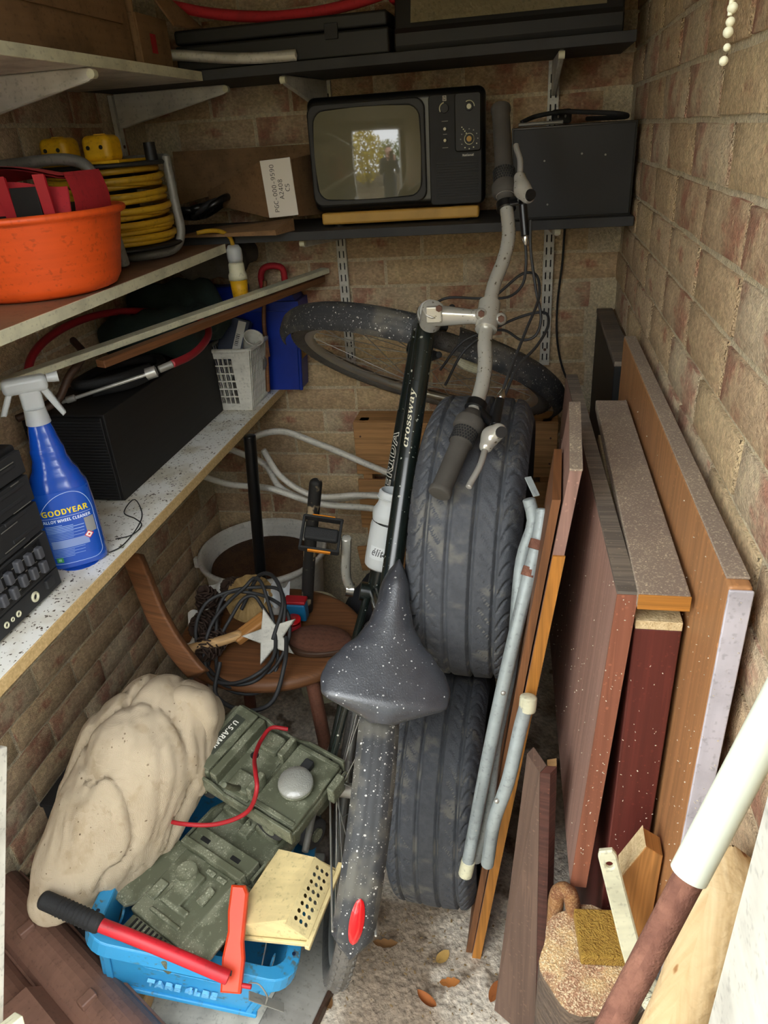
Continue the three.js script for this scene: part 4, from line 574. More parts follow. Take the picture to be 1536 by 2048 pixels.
  part(bk, 'headset', S(merge([at(cyl(0.024, 0.024, 0.012, 24), 0, 0.482, 0), at(cyl(0.0215, 0.0235, 0.014, 24), 0, 0.494, 0), at(cyl(0.024, 0.024, 0.012, 24), 0, 0.354, 0)])), M.steel);
  const stem = part(bk, 'stem', Wd(merge([tube([[-0.1845, 1.207, 0.722], [-0.174, 1.24, 0.748]], 0.021, { n: 3, rs: 20, cap: 0.15 }), grid(24, 16, (u, w) => { const c = v(-0.178, 1.226, 0.738).lerp(v(-0.083, 1.223, 0.746), w), k = lerp(0.0215, 0.0135, Math.min(1, w * 1.3)) + 0.004 * sst(0.8, 1, w), q = -u * 2 * PI, sq = 0.75, cc = Math.cos(q), ss = Math.sin(q); const Y = Math.sign(ss) * Math.pow(Math.abs(ss), sq) * k, Z = Math.sign(cc) * Math.pow(Math.abs(cc), sq) * k * 0.85; return [c.x, c.y + Y * 0.9 - Z * 0.25, c.z + Z + Y * 0.25]; }, true), tube([[-0.073, 1.242, 0.720], [-0.077, 1.204, 0.765]], 0.0205, { n: 3, rs: 18, cap: 0.1 }), ball(0.0115, 12, 8).translate(-0.051, 1.219, 0.748), ball(0.011, 12, 8).translate(-0.086, 1.231, 0.759), box(0.03, 0.03, 0.012, 0.003).translate(-0.172, 1.232, 0.757)])), M.alloy);
  for (const p of [[-0.162, 1.244, 0.763], [-0.085, 1.234, 0.769], [-0.050, 1.222, 0.760]]) part(stem, 'bolt', Wd(rot(cyl(0.0062, 0.0062, 0.006, 6), PI / 2, 0, 0).translate(...p)), M.rustBolt);
  part(bk, 'handlebar', Wd(tube([[-0.052, 1.406, 0.568], [-0.049, 1.390, 0.579], [-0.043, 1.344, 0.616], [-0.051, 1.307, 0.650], [-0.066, 1.271, 0.689], [-0.073, 1.237, 0.726], [-0.076, 1.208, 0.760], [-0.078, 1.186, 0.789], [-0.075, 1.159, 0.821], [-0.077, 1.135, 0.851], [-0.087, 1.102, 0.900], [-0.090, 1.096, 0.916]], 0.0132, { n: 80, rs: 18 })), M.alloy, 'pitted silver handlebar');
  const along = (g, p, q) => { p = pt(p); q = pt(q); g.applyQuaternion(new THREE.Quaternion().setFromUnitVectors(v(0, 1, 0), q.clone().sub(p).normalize())); return Wd(g.translate(p.x, p.y, p.z)); };
  function gripSet(p0, p1, L) {
    const prof = [[0, 0], [0.0165, 0], [0.0168, 0.012], [0.023, 0.014], [0.0255, 0.02], [0.0255, 0.034], [0.021, 0.038], [0.02, 0.066], [0.0172, 0.069], [0.0172, L - 0.012], [0.0195, L - 0.01], [0.0195, L - 0.002], [0.017, L], [0, L]];
    const g = part(bk, 'grip', along(lathe(prof, 28), p0, p1), M.grip, 'worn dark rubber grip');
    const k = []; for (let j = 0; j < 5; j++) for (let i = 0; i < 26; i++) { const q = (i + (j % 2) / 2) / 26 * 2 * PI, b = box(0.0036, 0.004, 0.002, 0.0006); b.translate(0, 0.042 + j * 0.0052, 0.0207); b.rotateY(q); k.push(b); }
    part(g, 'grip_studs', along(merge(k), p0, p1), M.blackRub).userData.kind = 'stuff';
    part(g, 'collar', along(at(rot(torus(0.0172, 0.0012, 6, 24), PI / 2, 0, 0), 0, 0.013, 0), p0, p1), M.steel);
    return g;
  }
  gripSet([-0.089, 1.097, 0.911], [-0.139, 1.001, 1.058], 0.17); gripSet([-0.051, 1.401, 0.570], [-0.069, 1.581, 0.443], 0.2);
  function lever(body, blade, tip, dial) {
    const l = part(bk, 'brake_lever', Wd(merge([blob([[body, 0.013, blade, 0.011], [body, 0.013, dial, 0.013]], 0.003, 180)])), M.alloy, 'silver brake lever with gear indicator');
    part(l, 'blade', Wd(tube([blade, pt(blade).lerp(pt(tip), 0.5).add(v(0.004, 0.002, 0.002)), pt(tip).lerp(pt(blade), 0.08), tip], 0.0055, { n: 16 })), M.steel);
    part(l, 'indicator_dial', Wd(rot(cyl(0.0095, 0.0095, 0.012, 20), 1.1, 0, -0.5).translate(dial[0] + 0.004, dial[1] + 0.002, dial[2] + 0.01)), M.blackGloss);
    part(l, 'indicator_stripe', Wd(box(0.014, 0.006, 0.003, 0.001).translate(body[0] - 0.001, body[1] + 0.002, body[2] + 0.0125)), M.redLens);
  }
  lever([-0.057, 1.075, 0.960], [-0.064, 1.064, 0.979], [-0.087, 1.024, 1.051], [-0.044, 1.087, 0.968]);
  lever([-0.019, 1.423, 0.604], [-0.025, 1.443, 0.588], [-0.034, 1.497, 0.544], [-0.009, 1.413, 0.618]);
  for (const [p, q] of [[[-0.086, 1.105, 0.898], [-0.093, 1.092, 0.918]], [[-0.050, 1.394, 0.577], [-0.053, 1.411, 0.564]]]) part(bk, 'lever_clamp', along(cyl(0.0185, 0.0185, 0.014, 20), p, q), M.blackGloss);
  for (const [p, q] of [[[-0.083, 1.104, 0.901], [-0.055, 1.087, 0.941]], [[-0.047, 1.400, 0.576], [-0.022, 1.406, 0.607]], [[-0.051, 1.089, 0.945], [-0.045, 1.119, 0.905]], [[-0.018, 1.398, 0.619], [-0.012, 1.347, 0.631]]]) part(bk, 'lever_mount', Wd(tube([p, q], 0.008)), M.blackGloss);
  for (const [p, q] of [[[-0.045, 1.117, 0.907], [-0.039, 1.138, 0.882]], [[-0.012, 1.351, 0.629], [-0.009, 1.321, 0.638]]]) part(bk, 'cable_adjuster', along(lathe([[0, 0], [0.006, 0.002], [0.008, 0.01], [0.004, 0.022], [0, 0.026]], 12), p, q), M.chrome);
  const cb = [[[-0.012, 1.340, 0.632], [-0.009, 1.296, 0.646], [-0.015, 1.259, 0.644], [-0.038, 1.237, 0.638], [-0.096, 1.233, 0.630], [-0.164, 1.237, 0.642], [-0.202, 1.213, 0.629]],
    [[-0.003, 1.373, 0.632], [-0.001, 1.322, 0.642], [0.011, 1.251, 0.654], [0.022, 1.197, 0.669], [0.012, 1.168, 0.675], [-0.012, 1.160, 0.673], [-0.051, 1.175, 0.651], [-0.126, 1.154, 0.644], [-0.179, 1.090, 0.632]],
    [[-0.042, 1.128, 0.893], [-0.030, 1.155, 0.853], [-0.005, 1.202, 0.765], [0.017, 1.248, 0.689], [0.008, 1.276, 0.630], [-0.015, 1.274, 0.613], [-0.053, 1.245, 0.614], [-0.118, 1.187, 0.613]],
    [[-0.037, 1.124, 0.894], [-0.018, 1.155, 0.839], [0.016, 1.177, 0.774], [0.035, 1.198, 0.712], [0.029, 1.209, 0.661], [0.001, 1.204, 0.647], [-0.057, 1.180, 0.638], [-0.127, 1.131, 0.633], [-0.170, 1.055, 0.626]]];
  for (const c of cb) part(bk, 'brake_cable', Wd(tube(c, 0.0027, { n: 70, rs: 8 })), M.rubberCord);
  // cranks and pedals
  const cr = [Math.cos(1.1), Math.sin(1.1)];
  const ped = (s, dir, name) => { const ex = v(s * 0.09, 0.285 + 0.165 * dir * cr[1], -0.435 - 0.165 * dir * cr[0]); const c = part(bk, name, tube([[s * 0.06, 0.285, -0.435], [s * 0.075, 0.285 + 0.04 * dir * cr[1], -0.435 - 0.04 * dir * cr[0]], ex], 0.0115, { n: 20, rs: 8 }), M.alloy); part(c, 'crank_bolt', rot(cyl(0.017, 0.017, 0.018, 20), 0, 0, PI / 2).translate(s * 0.062, 0.285, -0.435), M.chrome);
    const p = part(bk, 'pedal', merge([at(box(0.075, 0.018, 0.03, 0.006, 2), ex.x + s * 0.055, ex.y, ex.z), ...[-1, 1].map((k) => at(prism(shape(rrect(0.088, 0.026, 0.006)), 0.005, 0.001), ex.x + s * 0.055, ex.y, ex.z + k * 0.036)), ...[0.015, 0.097].map((k) => at(box(0.006, 0.022, 0.076, 0.002), ex.x + s * k, ex.y, ex.z))]), M.blackRub, 'black cage pedal'); for (const k of [-1, 1]) part(p, 'pedal_reflector', at(box(0.05, 0.012, 0.004, 0.001), ex.x + s * 0.055, ex.y + 0.004, ex.z + k * 0.0398), M.amber, 'amber reflector'); };
  ped(-1, 1, 'crank'); ped(1, -1, 'crank');
  part(bk, 'chainring', rot(lathe([[0.05, -0.002], [0.09, -0.0015], [0.092, 0], [0.09, 0.0015], [0.05, 0.002], [0.05, -0.002]], 48), 0, 0, PI / 2).translate(0.045, 0.285, -0.435), M.dullSteel);
  part(bk, 'chain', tube([[0.044, 0.285 + 0.09, -0.435], [0.044, R + 0.04, 0.0], [0.044, R, 0.042], [0.044, R - 0.04, 0], [0.044, 0.285 - 0.09, -0.435], [0.044, 0.285, -0.527]], 0.0045, { closed: true, n: 60, rs: 6 }), M.rustBolt);
  part(bk, 'kickstand', tube([[-0.05, 0.3, -0.12], [-0.075, 0.33, 0.02], [-0.085, 0.36, 0.12]], 0.007), M.dullSteel);
  part(bk, 'bottle_cage', merge([0.3, 0.75].map((k) => { const c = BB.clone().lerp(hd(0.385), 0.12 + k * 0.25).add(v(0, 0.045, 0.02)); const g = torus(0.039, 0.0025, 6, 28); g.applyQuaternion(new THREE.Quaternion().setFromUnitVectors(v(0, 0, 1), hd(0.385).sub(BB).normalize())); return g.translate(c.x, c.y, c.z); })), M.blackGloss);
  // water bottle held in the cage
  const wb = thing('water_bottle', 'translucent white bicycle bottle without cap in the bottle cage', 'bottle'); const d = hd(0.385).sub(BB).normalize(), c0 = BB.clone().lerp(hd(0.385), 0.13).add(v(-0.006, 0.0455, 0.024));
  wb.applyMatrix4(bk.matrixWorld.clone().multiply(new THREE.Matrix4().compose(c0, new THREE.Quaternion().setFromUnitVectors(v(0, 1, 0), d), v(1, 1, 1))));
  const milk = mat('#e4e9ea', 0.45, { transmission: 0.25, thickness: 0, roughness: 0.5 });
  part(wb, 'shell', lathe([[0, 0], [0.03, 0], [0.0355, 0.006], [0.0365, 0.02], [0.0365, 0.1], [0.034, 0.112], [0.0365, 0.124], [0.0365, 0.135], [0.029, 0.15], [0.0275, 0.158], [0.03, 0.166], [0.03, 0.178], [0.027, 0.182], [0.024, 0.182], [0.0245, 0.17], [0.024, 0.156], [0.033, 0.135], [0.033, 0.01], [0, 0.004]], 40), milk);
  part(wb, 'neck_ring', at(rot(torus(0.0305, 0.0018, 8, 32), PI / 2, 0, 0), 0, 0.166, 0), milk);
  { const tx = textTex(256, 128, (x) => { x.fillStyle = '#55585c'; x.font = 'bold italic 96px sans-serif'; x.textAlign = 'center'; x.fillText('élite', 128, 92, 240); }, '#dfe4e6'); const g = new THREE.CylinderGeometry(0.0368, 0.0368, 0.03, 16, 1, true, -0.9, 1.2); const m = part(wb, 'print', g, mat('#ffffff', 0.5, { map: tx })); m.position.y = 0.045; }
}

// ================= tyres =================
{
  const TR = 0.271, TW = 0.19;
  const rad = (x, th) => { const e = Math.abs(x); let r = TR - 0.006 * x * x - 0.034 * Math.pow(Math.max(0, e - 0.72) / 0.28, 2); for (const g of [-0.62, -0.22, 0.2, 0.6]) r -= 0.007 * sst(0.036, 0.024, Math.abs(x - g)); const N = 54, f = (q) => { const t = q - Math.floor(q); return sst(0.1, 0.05, Math.abs(t - 0.5)); };
    const q = th * N / (2 * PI); if (e > 0.66) r -= 0.006 * f(q + 0.9 * Math.sin((e - 0.66) * 9) * Math.sign(x)); else if ((x > 0.36 && x < 0.57) || (x < -0.36 && x > -0.58)) r -= 0.003 * f(q + 1.4 * x * Math.sin(e * 7)); return r; };
  const tread = grid(64, 560, (u, w) => { const x = (0.5 - u) * 2, th = w * 2 * PI; return [x * TW / 2, rad(x, th) * Math.cos(th), rad(x, th) * Math.sin(th)]; });
  const wall = lathe([[0.178, -0.07], [0.2, -0.088], [0.225, -0.096], [TR - 0.04, -0.0955]], 72).rotateZ(-PI / 2), wall2 = wall.clone().rotateY(PI);
  const rim = lathe([[0.02, -0.03], [0.15, -0.045], [0.165, -0.07], [0.182, -0.074], [0.18, -0.06], [0.17, 0.06], [0.182, 0.074], [0.165, 0.07], [0.15, 0.045], [0.02, 0.03]], 56).rotateZ(-PI / 2);
  const mk = (label, x, y, z, ry, rz, rx, sc) => { const t = thing('car_tyre', label, 'tyre', [x, y, z], 'worn car tyres'); t.rotation.set(rx, ry, rz, 'YZX'); t.scale.setScalar(sc); part(t, 'tread', tread, M.tyre); part(t, 'sidewall', wall, M.tyreDark); part(t, 'sidewall', wall2, M.tyreDark); part(t, 'wheel_rim', rim, M.dullSteel); };
  mk('worn car tyre resting on the lower tyre behind the bicycle handlebar', -0.094, 0.786, 0.79, -0.05, -0.03, 0.2, 1.05);
  mk('worn car tyre standing on the concrete floor under the other tyre', -0.152, 0.2615, 0.95, -0.04, 0.0, 1.1, 0.96);
}
{ // wooden crate against the back wall
  const c = thing('wooden_crate', 'pale wooden crate standing behind the tyres against the back wall', 'crate', [-0.21, 0, 0.11]);
  for (const [y, h] of [[0.69, 0.17], [0.5, 0.17]]) part(c, 'front_board', at(box(0.6, h, 0.012, 0.002), 0, y, 0.0), M.crateWood);
  part(c, 'top_board', at(box(0.6, 0.012, 0.09, 0.002), 0, 0.769, -0.052), M.crateWood); for (const x of [-0.27, 0.27]) part(c, 'post', at(box(0.03, 0.775, 0.03, 0.002), x, 0.3875, -0.024), M.crateWood);
  part(c, 'front_board', rot(box(0.6, 0.09, 0.012, 0.002), 0, 0, 0.12).translate(-0.02, 0.33, 0), M.crateWood);
  for (const x of [-0.28, 0.28]) for (const y of [0.65, 0.73]) part(c, 'nail', at(rot(cyl(0.003, 0.003, 0.002, 8), PI / 2, 0, 0), x, y, 0.0066), M.rustBolt);
}
{ // white tubular chair frame
  const f = thing('tubular_frame', 'bent white tubular chair frame lying behind the bicycle', 'chair frame', [-0.6, 0.6, 0.22]); const q = (a) => a.map(([x, y, z]) => [x + 0.6, y - 0.6, z - 0.22]);
  part(f, 'tube', tube(q([[-0.82, 0.70, 0.2], [-0.80, 0.752, 0.2], [-0.711, 0.778, 0.2], [-0.593, 0.738, 0.2], [-0.418, 0.66, 0.2], [-0.25, 0.59, 0.2]]), 0.0098), M.whiteMetal);
  part(f, 'tube', tube(q([[-0.9, 0.77, 0.26], [-0.847, 0.738, 0.25], [-0.753, 0.692, 0.25], [-0.716, 0.62, 0.25], [-0.628, 0.579, 0.25], [-0.427, 0.6, 0.25], [-0.27, 0.575, 0.25]]), 0.0098), M.whiteMetal);
  part(f, 'tube', tube(q([[-0.96, 0.67, 0.28], [-0.86, 0.64, 0.28], [-0.74, 0.63, 0.28], [-0.6, 0.585, 0.28], [-0.43, 0.572, 0.28], [-0.27, 0.545, 0.28]]), 0.0095), M.whiteMetal);
  part(f, 'tube', tube(q([[-0.73, 0.76, 0.3], [-0.69, 0.68, 0.3], [-0.6, 0.62, 0.3], [-0.45, 0.625, 0.3], [-0.28, 0.61, 0.3]]), 0.009), M.whiteMetal);
}
solo('black_post', tube([[-0.722, 0.843, 0.4], [-0.755, 0.4, 0.405], [-0.785, 0.01, 0.41]], 0.0165, { rs: 14 }), M.blackGloss, 'glossy black post under the far end of the white shelf', 'post');
solo('worn_pole', tube([[-0.555, 0.43, 0.6], [-0.518, 0.63, 0.62], [-0.482, 0.815, 0.62]], 0.0155, { rs: 14, cap: 0.8 }), mat('#ffffff', 0.7, { map: tex(256, 256, 0.25, (u, w) => mix3([26, 25, 24], [150, 132, 104], sst(0.62, 0.72, fbm(u, w, 9, 9, 4, 700)))) }), 'black pole with chipped paint standing up behind the bicycle pedal', 'pole');
{ const b = thing('plastic_basin', 'large round white basin under the white chair tubes', 'basin', [-0.82, 0, 0.212]);
  part(b, 'shell', lathe([[0, 0.002], [0.15, 0.002], [0.165, 0.02], [0.192, 0.36], [0.205, 0.365], [0.207, 0.38], [0.198, 0.385], [0.186, 0.37], [0.16, 0.03], [0, 0.012]], 56), M.whitePlastic);
  part(b, 'contents', at(lathe([[0, 0.012], [0.08, 0.004], [0.17, 0], [0.175, -0.02], [0, -0.02]], 40), 0, 0.33, 0), mat('#5a4632', 0.95, { map: T.sawdust }), 'dark brown contents'); part(b, 'handle_lug', at(box(0.025, 0.035, 0.02, 0.004, 2), -0.2, 0.355, 0.06), M.whitePlastic); }

// ================= grey folding frame, boards =================
{ const f = thing('folding_frame', 'grey metal folding chair legs with white end caps leaning by the tyres', 'chair frame', [0, 0.3, 1.2]); const q = (a) => a.map(([x, y, z]) => [x, y - 0.3, z - 1.2]);
  part(f, 'leg', tube(q([[0.03, 0.985, 1.05], [0.026, 0.952, 1.07], [0.004, 0.862, 1.12], [-0.036, 0.66, 1.19], [-0.083, 0.345, 1.24]]), 0.0112, { n: 40, rs: 14 }), M.galv);
  part(f, 'leg', tube(q([[0.008, 0.993, 1.03], [0.016, 0.96, 1.04], [0.0, 0.9, 1.06], [-0.012, 0.74, 1.13], [-0.035, 0.6, 1.175], [-0.048, 0.45, 1.2], [-0.068, 0.34, 1.21]]), 0.0105, { n: 40, rs: 14 }), M.galv);
  part(f, 'leg', tube(q([[0.015, 0.735, 1.215], [0.006, 0.695, 1.225], [-0.012, 0.6, 1.255], [-0.032, 0.52, 1.265], [-0.044, 0.4, 1.26]]), 0.0112, { n: 40, rs: 14 }), M.galv);
  part(f, 'end_cap', tube(q([[0.016, 0.74, 1.212], [0.0145, 0.72, 1.2175]]), 0.0135, { n: 2, rs: 16 }), M.ivory, 'off-white plastic end cap'); part(f, 'end_cap', tube(q([[-0.079, 0.368, 1.236], [-0.0845, 0.338, 1.241]]), 0.0128, { n: 2, rs: 16 }), M.ivory, 'off-white plastic end cap');
  for (const [x, y, z] of [[-0.024, 0.72, 1.183], [-0.029, 0.57, 1.27], [-0.066, 0.45, 1.232]]) part(f, 'rivet', at(ball(0.0045, 10, 8), x, y - 0.3, z - 1.2), M.steel);
  for (const [x, y, z] of [[0.022, 0.94, 1.082], [0.012, 0.9, 1.1]]) part(f, 'rusty_band', tube(q([[x + 0.002, y + 0.006, z - 0.004], [x - 0.002, y - 0.006, z + 0.004]]), 0.0122, { n: 2, rs: 14, cap: 0.05 }), M.rust, 'rusty band');
  part(f, 'flat_strip', at(beamGeo([0.02, 0.7, -0.17], [0.005, 0.72, -0.2], 0.012, 0.003), 0, 0, 0), M.galv);
}
const fleckMat = mat('#cfc4b0', 0.95);
function flecks(parent, n, fn, s0 = 0.0006, s1 = 0.0026) { const gs = []; for (let i = 0; i < n; i++) { const g = box(rr(s0, s1), rr(0.0006, 0.0016), rr(s0, s0 * 1.8), 0.0003); g.rotateX(rr(-1, 1)); g.rotateY(rnd() * 6); g.rotateZ(rr(-1, 1)); const p = fn(rnd(), rnd()); g.translate(p[0], p[1], p[2]); gs.push(g); } part(parent, 'wood_flecks', merge(gs), fleckMat, 'pale wood flecks').userData.kind = 'stuff'; }
const vg = (g) => { const q = g.attributes.uv; for (let i = 0; i < q.count; i++) q.setXY(i, q.getY(i), q.getX(i)); return g; };
const slab = (x0, x1, y0, y1, z0, z1, lean, t) => vg(hexGeo([[x0, y0, z1], [x0 + t, y0, z1], [x1 + t, y0, z0], [x1, y0, z0], [x0 + lean, y1, z1], [x0 + lean + t, y1, z1], [x1 + lean + t, y1, z0], [x1 + lean, y1, z0]]));
{ const b = thing('plywood_board', 'tall thin board with bright orange wood edge leaning beside the grey frame', 'board', [0, 0, 0]);
  part(b, 'core', slab(-0.079, -0.069, 0.0, 1.118, 0.92, 1.186, 0.138, 0.016), M.brownPanel);
  part(b, 'front_edge', slab(-0.0785, -0.0785, 0.0, 0.985, 1.1865, 1.19, 0.121, 0.0175), M.plyEdge, 'bright orange wood edge');
  part(b, 'top_edge', hexGeo([[0.0585, 1.118, 1.188], [0.0755, 1.118, 1.188], [0.0865, 1.118, 0.92], [0.0685, 1.118, 0.92], [0.0587, 1.121, 1.188], [0.0757, 1.121, 1.188], [0.0867, 1.121, 0.92], [0.0687, 1.121, 0.92]]), M.dustTop, 'dusty top edge');
  part(b, 'side_batten', slab(-0.092, -0.085, 0.0, 1.07, 1.0, 1.18, 0.13, 0.012), M.oldWood);
}
{ const b = thing('brown_board', 'reddish brown wooden panel with pale dusty top edge wedged upright beside the narrow ledge', 'board', [0, 0, 0]);
  part(b, 'core', slab(0.084, 0.057, 0.525, 1.048, 0.547, 1.368, 0.024, 0.023), M.brownPanel);
  part(b, 'front_edge', slab(0.084, 0.084, 0.525, 1.048, 1.3685, 1.372, 0.024, 0.023), mat('#a4664e', 0.6, { map: T.woodFleck }), 'rubbed reddish front edge');
  flecks(b, 150, (u, w) => [0.0835 + 0.024 * w - 0.027 * (1 - u), 0.53 + 0.515 * w, 0.55 + 0.81 * u]); flecks(b, 45, (u, w) => [0.084 + 0.024 * w + 0.022 * u, 0.53 + 0.515 * w, 1.373]);
  part(b, 'top_edge', hexGeo([[0.1075, 1.0485, 1.372], [0.1315, 1.0485, 1.372], [0.1045, 1.0485, 0.547], [0.0805, 1.0485, 0.547], [0.108, 1.052, 1.371], [0.131, 1.052, 1.371], [0.104, 1.052, 0.548], [0.081, 1.052, 0.548]]), M.greyWood, 'weathered grey top edge');
}
{ const b = thing('ledge_plank', 'narrow dusty plank lying level on the dark red board', 'plank', [0.158, 1.034, 1.05]); part(b, 'plank', at(box(0.057, 0.02, 0.658, 0.002), 0, 0.0105, 0), M.dustTop); part(b, 'sawn_end', at(box(0.0565, 0.0195, 0.002, 0.0005), 0, 0.0105, 0.3295), M.plyEdge, 'orange sawn end grain'); }
{ const b = thing('dark_red_board', 'dark red veneered board standing on end with chipboard top', 'board', [0.159, 0, 1.07]);
  part(b, 'core', vg(at(box(0.053, 0.995, 0.58, 0.002), 0, 0.4985, 0.005)), M.redPanel); part(b, 'raw_top', at(box(0.0525, 0.012, 0.582, 0.001), 0, 1.0025, 0.005), M.chip, 'raw chipboard top'); flecks(b, 80, (u, w) => [-0.026 + 0.052 * u, 0.35 + 0.64 * w, 0.296]); }
{ const p = thing('metal_plate', 'small galvanised plate with round hole between the plank and the red board', 'bracket', [0.158, 1.0095, 1.33]); part(p, 'plate', prism(shape([[-0.022, 0], [0.018, 0], [0.018, 0.024], [-0.022, 0.024]], [circ(-0.004, 0.011, 0.0065, 14)]), 0.003, 0.0004).translate(0, 0, 0.01), M.galv); part(p, 'flange', at(box(0.04, 0.003, 0.04), -0.002, 0.0225, -0.01), M.galv); part(p, 'screw', rot(cyl(0.0035, 0.0035, 0.003, 10), PI / 2, 0, 0).translate(0.012, 0.013, 0.0125), M.steel); }
{ const b = thing('tall_plank', 'tall wide varnished board standing against the right hand brick wall', 'board', [0.2025, 0, 1.015]);
  part(b, 'core', vg(at(box(0.022, 1.134, 0.926, 0.004, 2), 0, 0.567, 0)), M.varnish);
  part(b, 'dusty_top', at(box(0.0215, 0.003, 0.9, 0.001), 0, 1.1355, 0), M.dustTop, 'dusty top edge'); part(b, 'front_edge', vg(at(box(0.0225, 1.13, 0.004, 0.0015), 0, 0.5665, 0.465)), M.paleEdge, 'pale lavender painted front edge'); flecks(b, 170, (u, w) => [-0.0118, 0.3 + 0.82 * w, 0.45 - 0.8 * u * u]); flecks(b, 50, (u, w) => [-0.01 + 0.02 * u, 0.3 + 0.82 * w, 0.4675]); }
{ const b = thing('dark_cabinet', 'tall narrow dark cabinet in the corner behind the dusty plank', 'cabinet', [0.2015, 0, 0.27]); part(b, 'body', at(box(0.04, 1.06, 0.5, 0.003), 0, 0.53, 0), M.black); part(b, 'top', at(box(0.042, 0.012, 0.51, 0.002), 0, 1.0665, 0), M.greyWood); part(b, 'hinge', at(box(0.02, 0.06, 0.006, 0.002), 0.004, 1.01, 0.2535), M.dullSteel); }
{ const b = thing('low_panel', 'weathered brown board standing at the foot of the leaning boards', 'board', [0, 0, 0]);
  part(b, 'core', vg(hexGeo([[-0.028, 0.001, 1.285], [0.05, 0.001, 1.335], [0.06, 0.001, 1.32], [-0.018, 0.001, 1.27], [0.016, 0.675, 1.265], [0.035, 0.675, 1.3], [0.045, 0.675, 1.285], [0.026, 0.675, 1.25]])), mat('#7d6355', 0.7, { map: T.woodFleck })); part(b, 'front_edge', hexGeo([[0.0505, 0.001, 1.3355], [0.066, 0.001, 1.337], [0.076, 0.001, 1.322], [0.0605, 0.001, 1.3205], [0.0355, 0.675, 1.3005], [0.05, 0.678, 1.303], [0.06, 0.678, 1.288], [0.0455, 0.675, 1.2855]]), mat('#8a5a50', 0.6, { map: T.woodDust }), 'dusty reddish edge'); }
solo('pine_stick', hexGeo([[0.062, 0.001, 1.245], [0.078, 0.001, 1.245], [0.078, 0.001, 1.23], [0.062, 0.001, 1.23], [0.048, 0.64, 1.255], [0.062, 0.645, 1.255], [0.062, 0.645, 1.24], [0.048, 0.64, 1.24]]), M.pineLight, 'pale splintered pine stick wedged between the low boards', 'stick');
// ---- stump and what stands on it
{ const s = thing('chopping_log', 'upright log section covered in sawdust by the doorway', 'log', [0.116, 0, 1.462]);
  const rr2 = (a) => 0.077 + 0.004 * Math.sin(a * 3 + 1) + 0.003 * Math.sin(a * 7);
  part(s, 'bark', grid(40, 12, (u, w) => { const a = -u * 2 * PI, r = rr2(a) * (1.04 - 0.04 * w) + 0.004 * (fbm(u, w, 14, 5, 3, 750) - 0.5); return [r * Math.cos(a), w * 0.498 + 0.001, r * Math.sin(a)]; }, true), M.stumpBark, 'rough grey bark');
  part(s, 'sawdust_top', grid(40, 6, (u, w) => { const a = u * 2 * PI, r = rr2(a) * (1 - w) * 1.002 + 0.0002; return [r * Math.cos(a), 0.4985 + 0.004 * Math.sqrt(w) + 0.003 * (fbm(u, w, 9, 3, 3, 760) - 0.5) * sat(w * 4), r * Math.sin(a)]; }), M.sawdust, 'sawdust covered top');
  const q = thing('sanding_sponge', 'mustard coloured block lying on the sawdust covered log', 'block', [0.122, 0.505, 1.438]); q.rotation.y = 0.1; part(q, 'block', at(box(0.062, 0.02, 0.07, 0.003, 2), 0, 0.0105, 0), M.sponge);
  const b = thing('scrubbing_brush', 'brush with flat cream plastic handle and grey bristles standing on the log', 'brush', [0.17, 0.515, 1.5]);
  const H = hexGeo; const bg = prism(shape([[-0.011, 0], [0.011, 0], [0.0125, 0.06], [0.0115, 0.2], [0.008, 0.208], [-0.008, 0.208], [-0.0115, 0.2], [-0.0125, 0.06]], [circ(0, 0.187, 0.0048, 14)]), 0.009, 0.002); const hb = part(b, 'handle', bg, M.ivory, 'cream plastic handle with hanging hole'); hb.quaternion.setFromUnitVectors(v(0, 1, 0), v(-0.27, 0.95, -0.27).normalize());
  part(b, 'brush_head', at(rot(ball(1, 16, 12).scale(0.02, 0.014, 0.03), 0, 0.4, 0), 0.012, 0.006, 0.01), M.ivory);
  const br = []; for (let i = 0; i < 420; i++) { const a = rnd() * 2 * PI, e = rr(-0.5, 0.9), d = v(Math.cos(a) * Math.cos(e), Math.sin(e), Math.sin(a) * Math.cos(e)); const p = v(0.02, 0.006, 0.008).addScaledVector(d, 0.016), q2 = p.clone().addScaledVector(d, rr(0.012, 0.022)); const n = v(-d.z, 0, d.x).normalize().multiplyScalar(0.0007), m = d.clone().cross(n).normalize().multiplyScalar(0.0007); const g = new THREE.BufferGeometry(); const P3 = [p.clone().add(n), p.clone().add(m), p.clone().sub(n).sub(m)]; const A = []; for (let k = 0; k < 3; k++) { const x = P3[k], y = P3[(k + 1) % 3]; A.push(...x.toArray(), ...y.toArray(), ...q2.toArray()); } g.setAttribute('position', new THREE.Float32BufferAttribute(A, 3)); g.computeVertexNormals(); br.push(uvm(g)); }
  part(b, 'bristles', merge(br), M.dullSteel, 'stiff grey bristles').userData.kind = 'stuff';
}
{ const o = thing('timber_block', 'short grainy timber with slanted top behind the brush', 'timber', [0.163, 0.36, 1.418]); part(o, 'block', vg(prism([[-0.018, 0], [0.024, 0], [0.025, 0.33], [0.003, 0.345], [-0.022, 0.28]], 0.03, 0.001)), M.pine); part(o, 'sawn_face', hexGeo([[-0.022, 0.281, 0.015], [0.003, 0.346, 0.015], [0.003, 0.346, -0.015], [-0.022, 0.281, -0.015], [-0.0235, 0.284, 0.015], [0.002, 0.349, 0.015], [0.002, 0.349, -0.015], [-0.0235, 0.284, -0.015]]), M.chip, 'pale sawn bevel'); }
